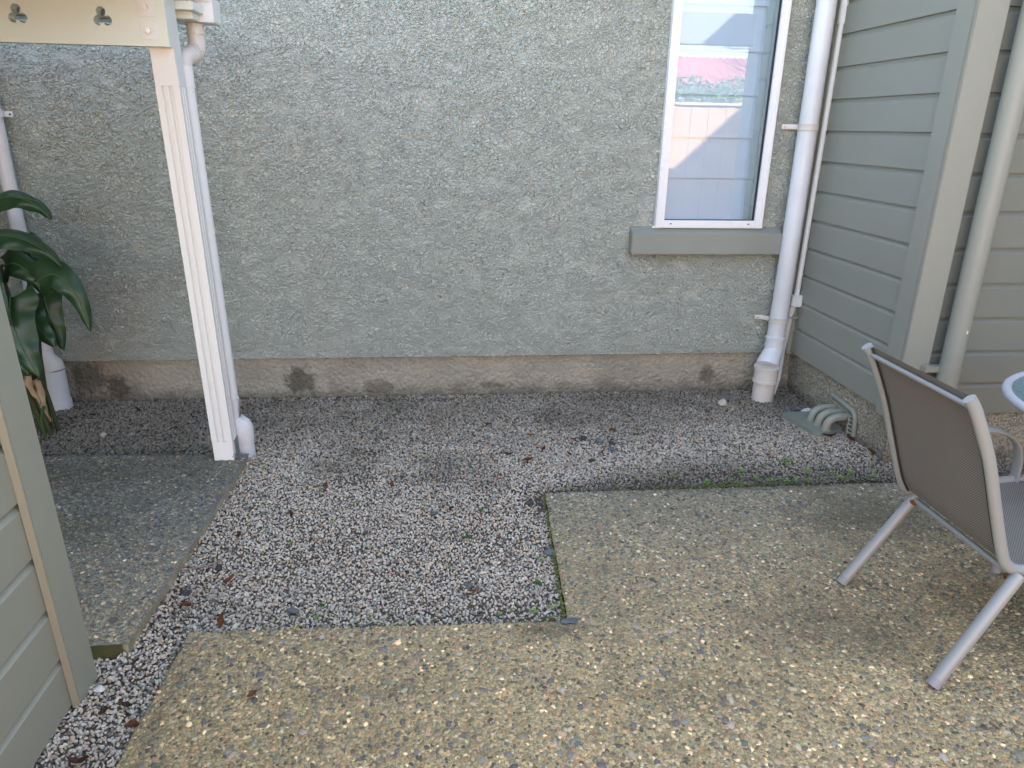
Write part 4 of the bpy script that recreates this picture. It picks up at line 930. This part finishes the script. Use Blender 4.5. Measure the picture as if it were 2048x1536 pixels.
STONES = [(1.639, 3.757, .030, 1.1, .8, .7, 'pale', 'knobbly pale mortar lump in the gravel left of the corner downpipe'),
 (2.075, 3.60, .030, 1.2, .9, .7, 'quartz', 'white lump of mortar at the back of the gully cover'),
 (-.487, 2.01, .020, 1.2, .75, .35, 'slate', 'flat blue-grey stone near the front patio edge'),
 (-.857, 2.128, .016, 1.2, .8, .7, 'dark', 'dark stone in the gravel close to the path slab edge'),
 (-.894, 1.993, .012, 1.1, .9, .7, 'dark', 'small dark stone just off the path slab front corner'),
 (-.79, 2.27, .016, 1.2, .8, .6, 'dark', 'dark stone at the end of the twig'),
 (.401, 2.283, .020, .8, 1.3, .5, 'slate', 'slate blue stone pressed against the mossy patio edge'),
 (.73, 3.31, .020, 1.2, .8, .6, 'dark', 'black stone at the left of the dark stone cluster'),
 (.80, 3.27, .018, 1.2, .8, .5, 'slate', 'grey-green stone in the middle of the dark cluster'),
 (.86, 3.24, .016, 1., .8, .6, 'dark', 'small black stone on the right of the dark cluster'),
 (.84, 3.17, .017, 1.1, .8, .5, 'slate', 'grey slate stone at the front of the dark cluster'),
 (.72, 3.05, .014, 1.1, .8, .5, 'dark', 'dark stone in front of the cluster by a red leaf'),
 (.37, 2.66, .014, 1.3, .8, .6, 'dark', 'dark stone by the top end of the mossy patio edge'),
 (-.03, 2.60, .014, 1.2, .8, .6, 'slate', 'dark grey stone in the middle of the gravel'),
 (-.60, 2.05, .014, 1., .9, .6, 'pale', 'grey-brown pebble beside the flat blue-grey stone'),
 (-1.678, 3.492, .018, 1., .8, .7, 'pale', 'pale stone in the shaded gravel under the porch'),
 (-.955, 1.70, .014, 1.1, .9, .5, 'quartz', 'white stone in the gravel strip near the screen end'),
 (-.90, 1.36, .016, 1.3, .7, .4, 'quartz', 'pale pink flat stone in the strip near the frame bottom'),
 (.09, 2.10, .013, 1.2, .8, .6, 'slate', 'grey stone in the gravel toward the front edge'),
 (.40, 1.865, .018, 1.5, .8, .3, 'slate', 'flat slate stone lying at the inner patio corner'),
 (-.66, 1.32, .014, 1.2, 1.2, .35, 'slate', 'round grey pebble proud of the patio at lower left')]
for (x, y, r, a, b, c, mm, lab) in STONES:
    put('stone', rock(r, a, b, c, sub=3), M[mm], (x, y, .006+.02*(inside(PATIO, np.array([x]), np.array([y]))[0])), (R.uniform(-.2, .2), R.uniform(-.2, .2), R.uniform(0, 6)), label=lab, cat='stone', group='odd larger stones')
put('shell', flat_leaf(.05, .014, R, -.5, -.3), M['shell'], (1.162, 3.096, .016), (0, .2, .1), label='pale pointed shell lying on the gravel above the patio', cat='shell')
put('petal', flat_leaf(.016, .008, R), M['pink'], (.252, 2.875, .012), (0, .3, 1.3), label='tiny bright pink petal on the gravel', cat='petal')
put('petal', flat_leaf(.018, .006, R), M['yellow'], (-.455, 1.890, .028), (0, .3, 1.9), label='tiny yellow petal on the front edge of the patio', cat='petal')
put('petal', flat_leaf(.016, .007, R), M['pink'], (-.935, 1.33, .012), (0, .3, .5), label='red petal in the gravel strip at the lower left', cat='petal')
bm = bmesh.new(); tube(bm, smooth_path([(-.93, 2.235, .012), (-.88, 2.26, .016), (-.82, 2.275, .018), (-.775, 2.325, .016)], 5), [.0026]*16, 6); tube(bm, [(-.84, 2.27, .018), (-.80, 2.255, .022)], .0016, 5)
loose('twig', bm, M['twig'], (-.85, 2.27, .01), label='thin bare grey twig beside the path slab edge', cat='twig')
bm = bmesh.new(); tube(bm, smooth_path([(.46, 2.99, .012), (.54, 3.0, .016), (.62, 2.995, .014)], 4), [.0016]*9, 5)
loose('twig', bm, M['twig'], (.54, 3.0, .01), label='fine brown twig behind the inner patio corner', cat='twig')
# weeds
def weed(n, r):
    bm = bmesh.new()
    for k in range(n):
        a = R.uniform(0, 6.28); L = r*R.uniform(.5, 1.1); w = L*R.uniform(.28, .45); h = R.uniform(.2, .9)*r; ca, sa = math.cos(a), math.sin(a)
        c0 = Vector((ca*L*.2, sa*L*.2, h*.4)); d = Vector((ca, sa, R.uniform(-.1, .5))).normalized(); s = Vector((-sa, ca, 0))
        p = [c0, c0+d*L*.45+s*w, c0+d*L*.85+s*w*.5, c0+d*L, c0+d*L*.85-s*w*.5, c0+d*L*.45-s*w]
        bm.faces.new([bm.verts.new(q) for q in p])
    return bm
wp = [(-.905, 3.09, .020), (-.83, 3.10, .018), (-.80, 3.06, .016), (1.62, 3.18, .014)]
for _ in range(26): wp.append((R.uniform(.95, 2.0), 2.76+abs(R.gauss(0, .06)), R.uniform(.010, .022)))
for _ in range(8): wp.append((1.60+R.gauss(0, .09), 2.93+R.gauss(0, .04), R.uniform(.010, .020)))
for _ in range(6): wp.append((R.uniform(.5, 1.1), 2.82+abs(R.gauss(0, .08)), R.uniform(.008, .014)))
for _ in range(9): wp.append((R.uniform(-.5, .38), 1.93+abs(R.gauss(0, .03)), R.uniform(.008, .014)))
for _ in range(6): wp.append((.375+R.gauss(0, .02), R.uniform(1.95, 2.3), R.uniform(.009, .016)))
for _ in range(14): wp.append((R.uniform(-.8, .35), R.uniform(2.0, 2.9), R.uniform(.007, .013)))
for _ in range(5): wp.append((R.uniform(-.4, .6), R.uniform(3.2, 3.85), R.uniform(.006, .010)))
def weed_zone(x, y):
    if y > 2.7 and x > .4: return 'in the gravel behind the patio', 'weeds behind the patio'
    if y < 2.0: return 'where the gravel meets the front patio edge', 'weeds at the front edge'
    if x > .33: return 'by the mossy inner patio edge', 'weeds by the inner edge'
    if x < -.79: return 'at the foot of the porch post', 'weeds by the post'
    return 'sprouting in the open gravel', 'weeds in the open gravel'
ORD = 'first second third fourth fifth sixth seventh eighth ninth tenth eleventh twelfth thirteenth fourteenth fifteenth sixteenth seventeenth eighteenth nineteenth twentieth'.split()
TENS = ['twenty', 'thirty', 'forty', 'fifty']
def ordinal(n): return ORD[n-1] if n <= 20 else (TENS[n//10-2]+'-'+ORD[n % 10-1] if n % 10 else ('thirtieth', 'fortieth', 'fiftieth')[n//10-3])
zones = {}
for x, y, r in wp: zones.setdefault(weed_zone(x, y), []).append((x, y, r))
for (lab, g), L in zones.items():
    L.sort()
    for q, (x, y, r) in enumerate(L):
        size = 'larger' if r > .015 else 'small' if r > .011 else 'tiny'
        put('weed', weed(R.randint(5, 10), r), M['weed'], (x, y, .014 if y > 2.7 and x > .4 else .007), (0, 0, 0), label='%s green weed %s, %s from the left there' % (size, lab, ordinal(q+1)), cat='weed', group=g)
# moss tufts along slab edges
bm = bmesh.new()
def tuft(x, y, z, r):
    t = bmesh.new(); bmesh.ops.create_icosphere(t, subdivisions=1, radius=r)
    for v in t.verts: v.co = Vector((x+v.co.x*R.uniform(.7, 1.4), y+v.co.y*R.uniform(.7, 1.4), z+v.co.z*.7))
    merge(bm, t)
for k in range(170): t = R.random()**1.3; tuft(.390+.05*t*1+R.uniform(-.008, .0), 1.885+(2.70-1.885)*t, R.uniform(.002, .018), R.uniform(.002, .006))
for k in range(300): tuft(R.choice([R.uniform(.95, 1.7), R.gauss(1.25, .14), R.uniform(.5, 2.)]), 2.728+abs(R.gauss(0, .016)), R.uniform(.010, .020), R.uniform(.002, .006))
for k in range(40): tuft(R.gauss(.36, .06), 1.895+abs(R.gauss(0, .012)), R.uniform(.002, .014), R.uniform(.002, .005))
for k in range(40): tuft(R.gauss(-.2, .25), 1.915+abs(R.gauss(0, .008)), R.uniform(.0, .012), R.uniform(.002, .004))
bmobj('moss', bm, M['moss'], kind='stuff', label='green moss along the patio slab edges', cat='moss')

# ------------------------------------------------------------------ what the window reflects, behind the camera
fence = thing('timber_fence', 'sunlit orange timber paling fence mirrored in the window', 'fence', (4, -4.5, 0))
x = -3.0; i = 0
while x < 9.5:
    w = .148; bm = bmesh.new(); box(bm, x, x+w, -4.5-.008*(i % 2), -4.482-.008*(i % 2), 0, 1.88+R.uniform(-.004, .004)); bmobj('paling', bm, M['timber'], fence); x += w-.001+.004; i += 1
bm = bmesh.new(); box(bm, -3, 9.5, -4.53, -4.44, 1.885, 1.93, .004); bmobj('capping', bm, M['timbercap'], fence)
cpk = thing('carport', 'grey carport wall and overhead beam mirrored in the window', 'carport', (4, -1.2, 0))
bm = bmesh.new(); box(bm, .8, 3.86, -1.15, -1.02, 2.44, 2.78, .005); bmobj('beam', bm, M['carport'], cpk)
bm = bmesh.new(); box(bm, 3.86, 7.5, -1.45, -1.25, 0, 3.0); bmobj('wall', bm, M['carport'], cpk)
bm = bmesh.new(); box(bm, 4.25, 4.4, -1.245, 2.85, 0, 3.0); bmobj('added_shade_wall', bm, M['carport'], cpk)  # added out of view to hold sky and fence light off the right
rh = thing('red_roofed_house', 'neighbouring house with red corrugated roof mirrored in the window', 'house', (9, -19, 0))
bm = bmesh.new(); n = 150; xs = np.linspace(0, 20, n*2)
a = [bm.verts.new((xx, -18, 2.78+.03*math.sin(i*math.pi/2))) for i, xx in enumerate(xs)]; b = [bm.verts.new((xx, -21.5, 4.15+.03*math.sin(i*math.pi/2))) for i, xx in enumerate(xs)]
for i in range(len(xs)-1): bm.faces.new((a[i], a[i+1], b[i+1], b[i])).smooth = True
bmobj('roof', bm, M['redroof'], rh)
bm = bmesh.new(); box(bm, .3, 19.7, -21.5, -18.3, 0, 2.75); bmobj('wall', bm, M['houseback'], rh)
for s in range(4):
    cxs = 4.1+s*.85; bm = bmesh.new()
    for k in range(2200):
        v = Vector((R.gauss(0, 1), R.gauss(0, 1), R.gauss(0, 1))).normalized()*R.random()**.3; p = Vector((cxs+v.x*.62, -6.8+v.y*.5, 1.80+v.z*.72))
        u = Vector((R.gauss(0, 1), R.gauss(0, 1), R.gauss(0, 1))).normalized(); w_ = u.orthogonal().normalized(); L = R.uniform(.03, .07)
        bm.faces.new([bm.verts.new(q) for q in (p-u*L, p+w_*L*.35, p+u*L, p-w_*L*.35)])
    bu = thing('garden_bush', ('leftmost', 'second', 'third', 'rightmost')[s]+' of the grey-green bushes beyond the timber fence', 'bush', (cxs, -6.8, 0), 'bushes behind the fence')
    bmobj('crown', bm, M['bush'], bu)
    bm = bmesh.new(); tube(bm, [(cxs, -6.8, 0), (cxs, -6.8, 1.5)], [.04, .02], 8); bmobj('trunk', bm, M['bark'], bu)
tree = thing('bare_tree', 'leafless tree with fine branches against the sky in the reflection', 'tree', (13.5, -14, 0))
tk = bmesh.new(); tw = bmesh.new()
def branch(p, d, L, r, lev):
    q = [p]; dd = d.copy()
    for k in range(4):
        dd = (dd+Vector([R.uniform(-.22, .22) for _ in range(3)])+Vector((0, 0, .05))).normalized(); q.append(q[-1]+dd*L/4)
    tube(tk if lev == 0 else tw, q, [r*(1-.5*k/4) for k in range(5)], 8 if lev == 0 else 4, cap=False)
    if lev < 4:
        for k in range(5 if lev else 7):
            nd = (dd+Vector([R.uniform(-1., 1.) for _ in range(3)])*.9).normalized(); nd.z = abs(nd.z)*.4+.02; branch(q[R.randint(2, 4)], nd.normalized(), L*R.uniform(.55, .8), r*.5, lev+1)
branch(Vector((13.5, -14, 0)), Vector((-.35, 0, 1)).normalized(), 5.0, .15, 0)
bmobj('trunk', tk, M['bark'], tree); bmobj('branches', tw, M['bark'], tree)
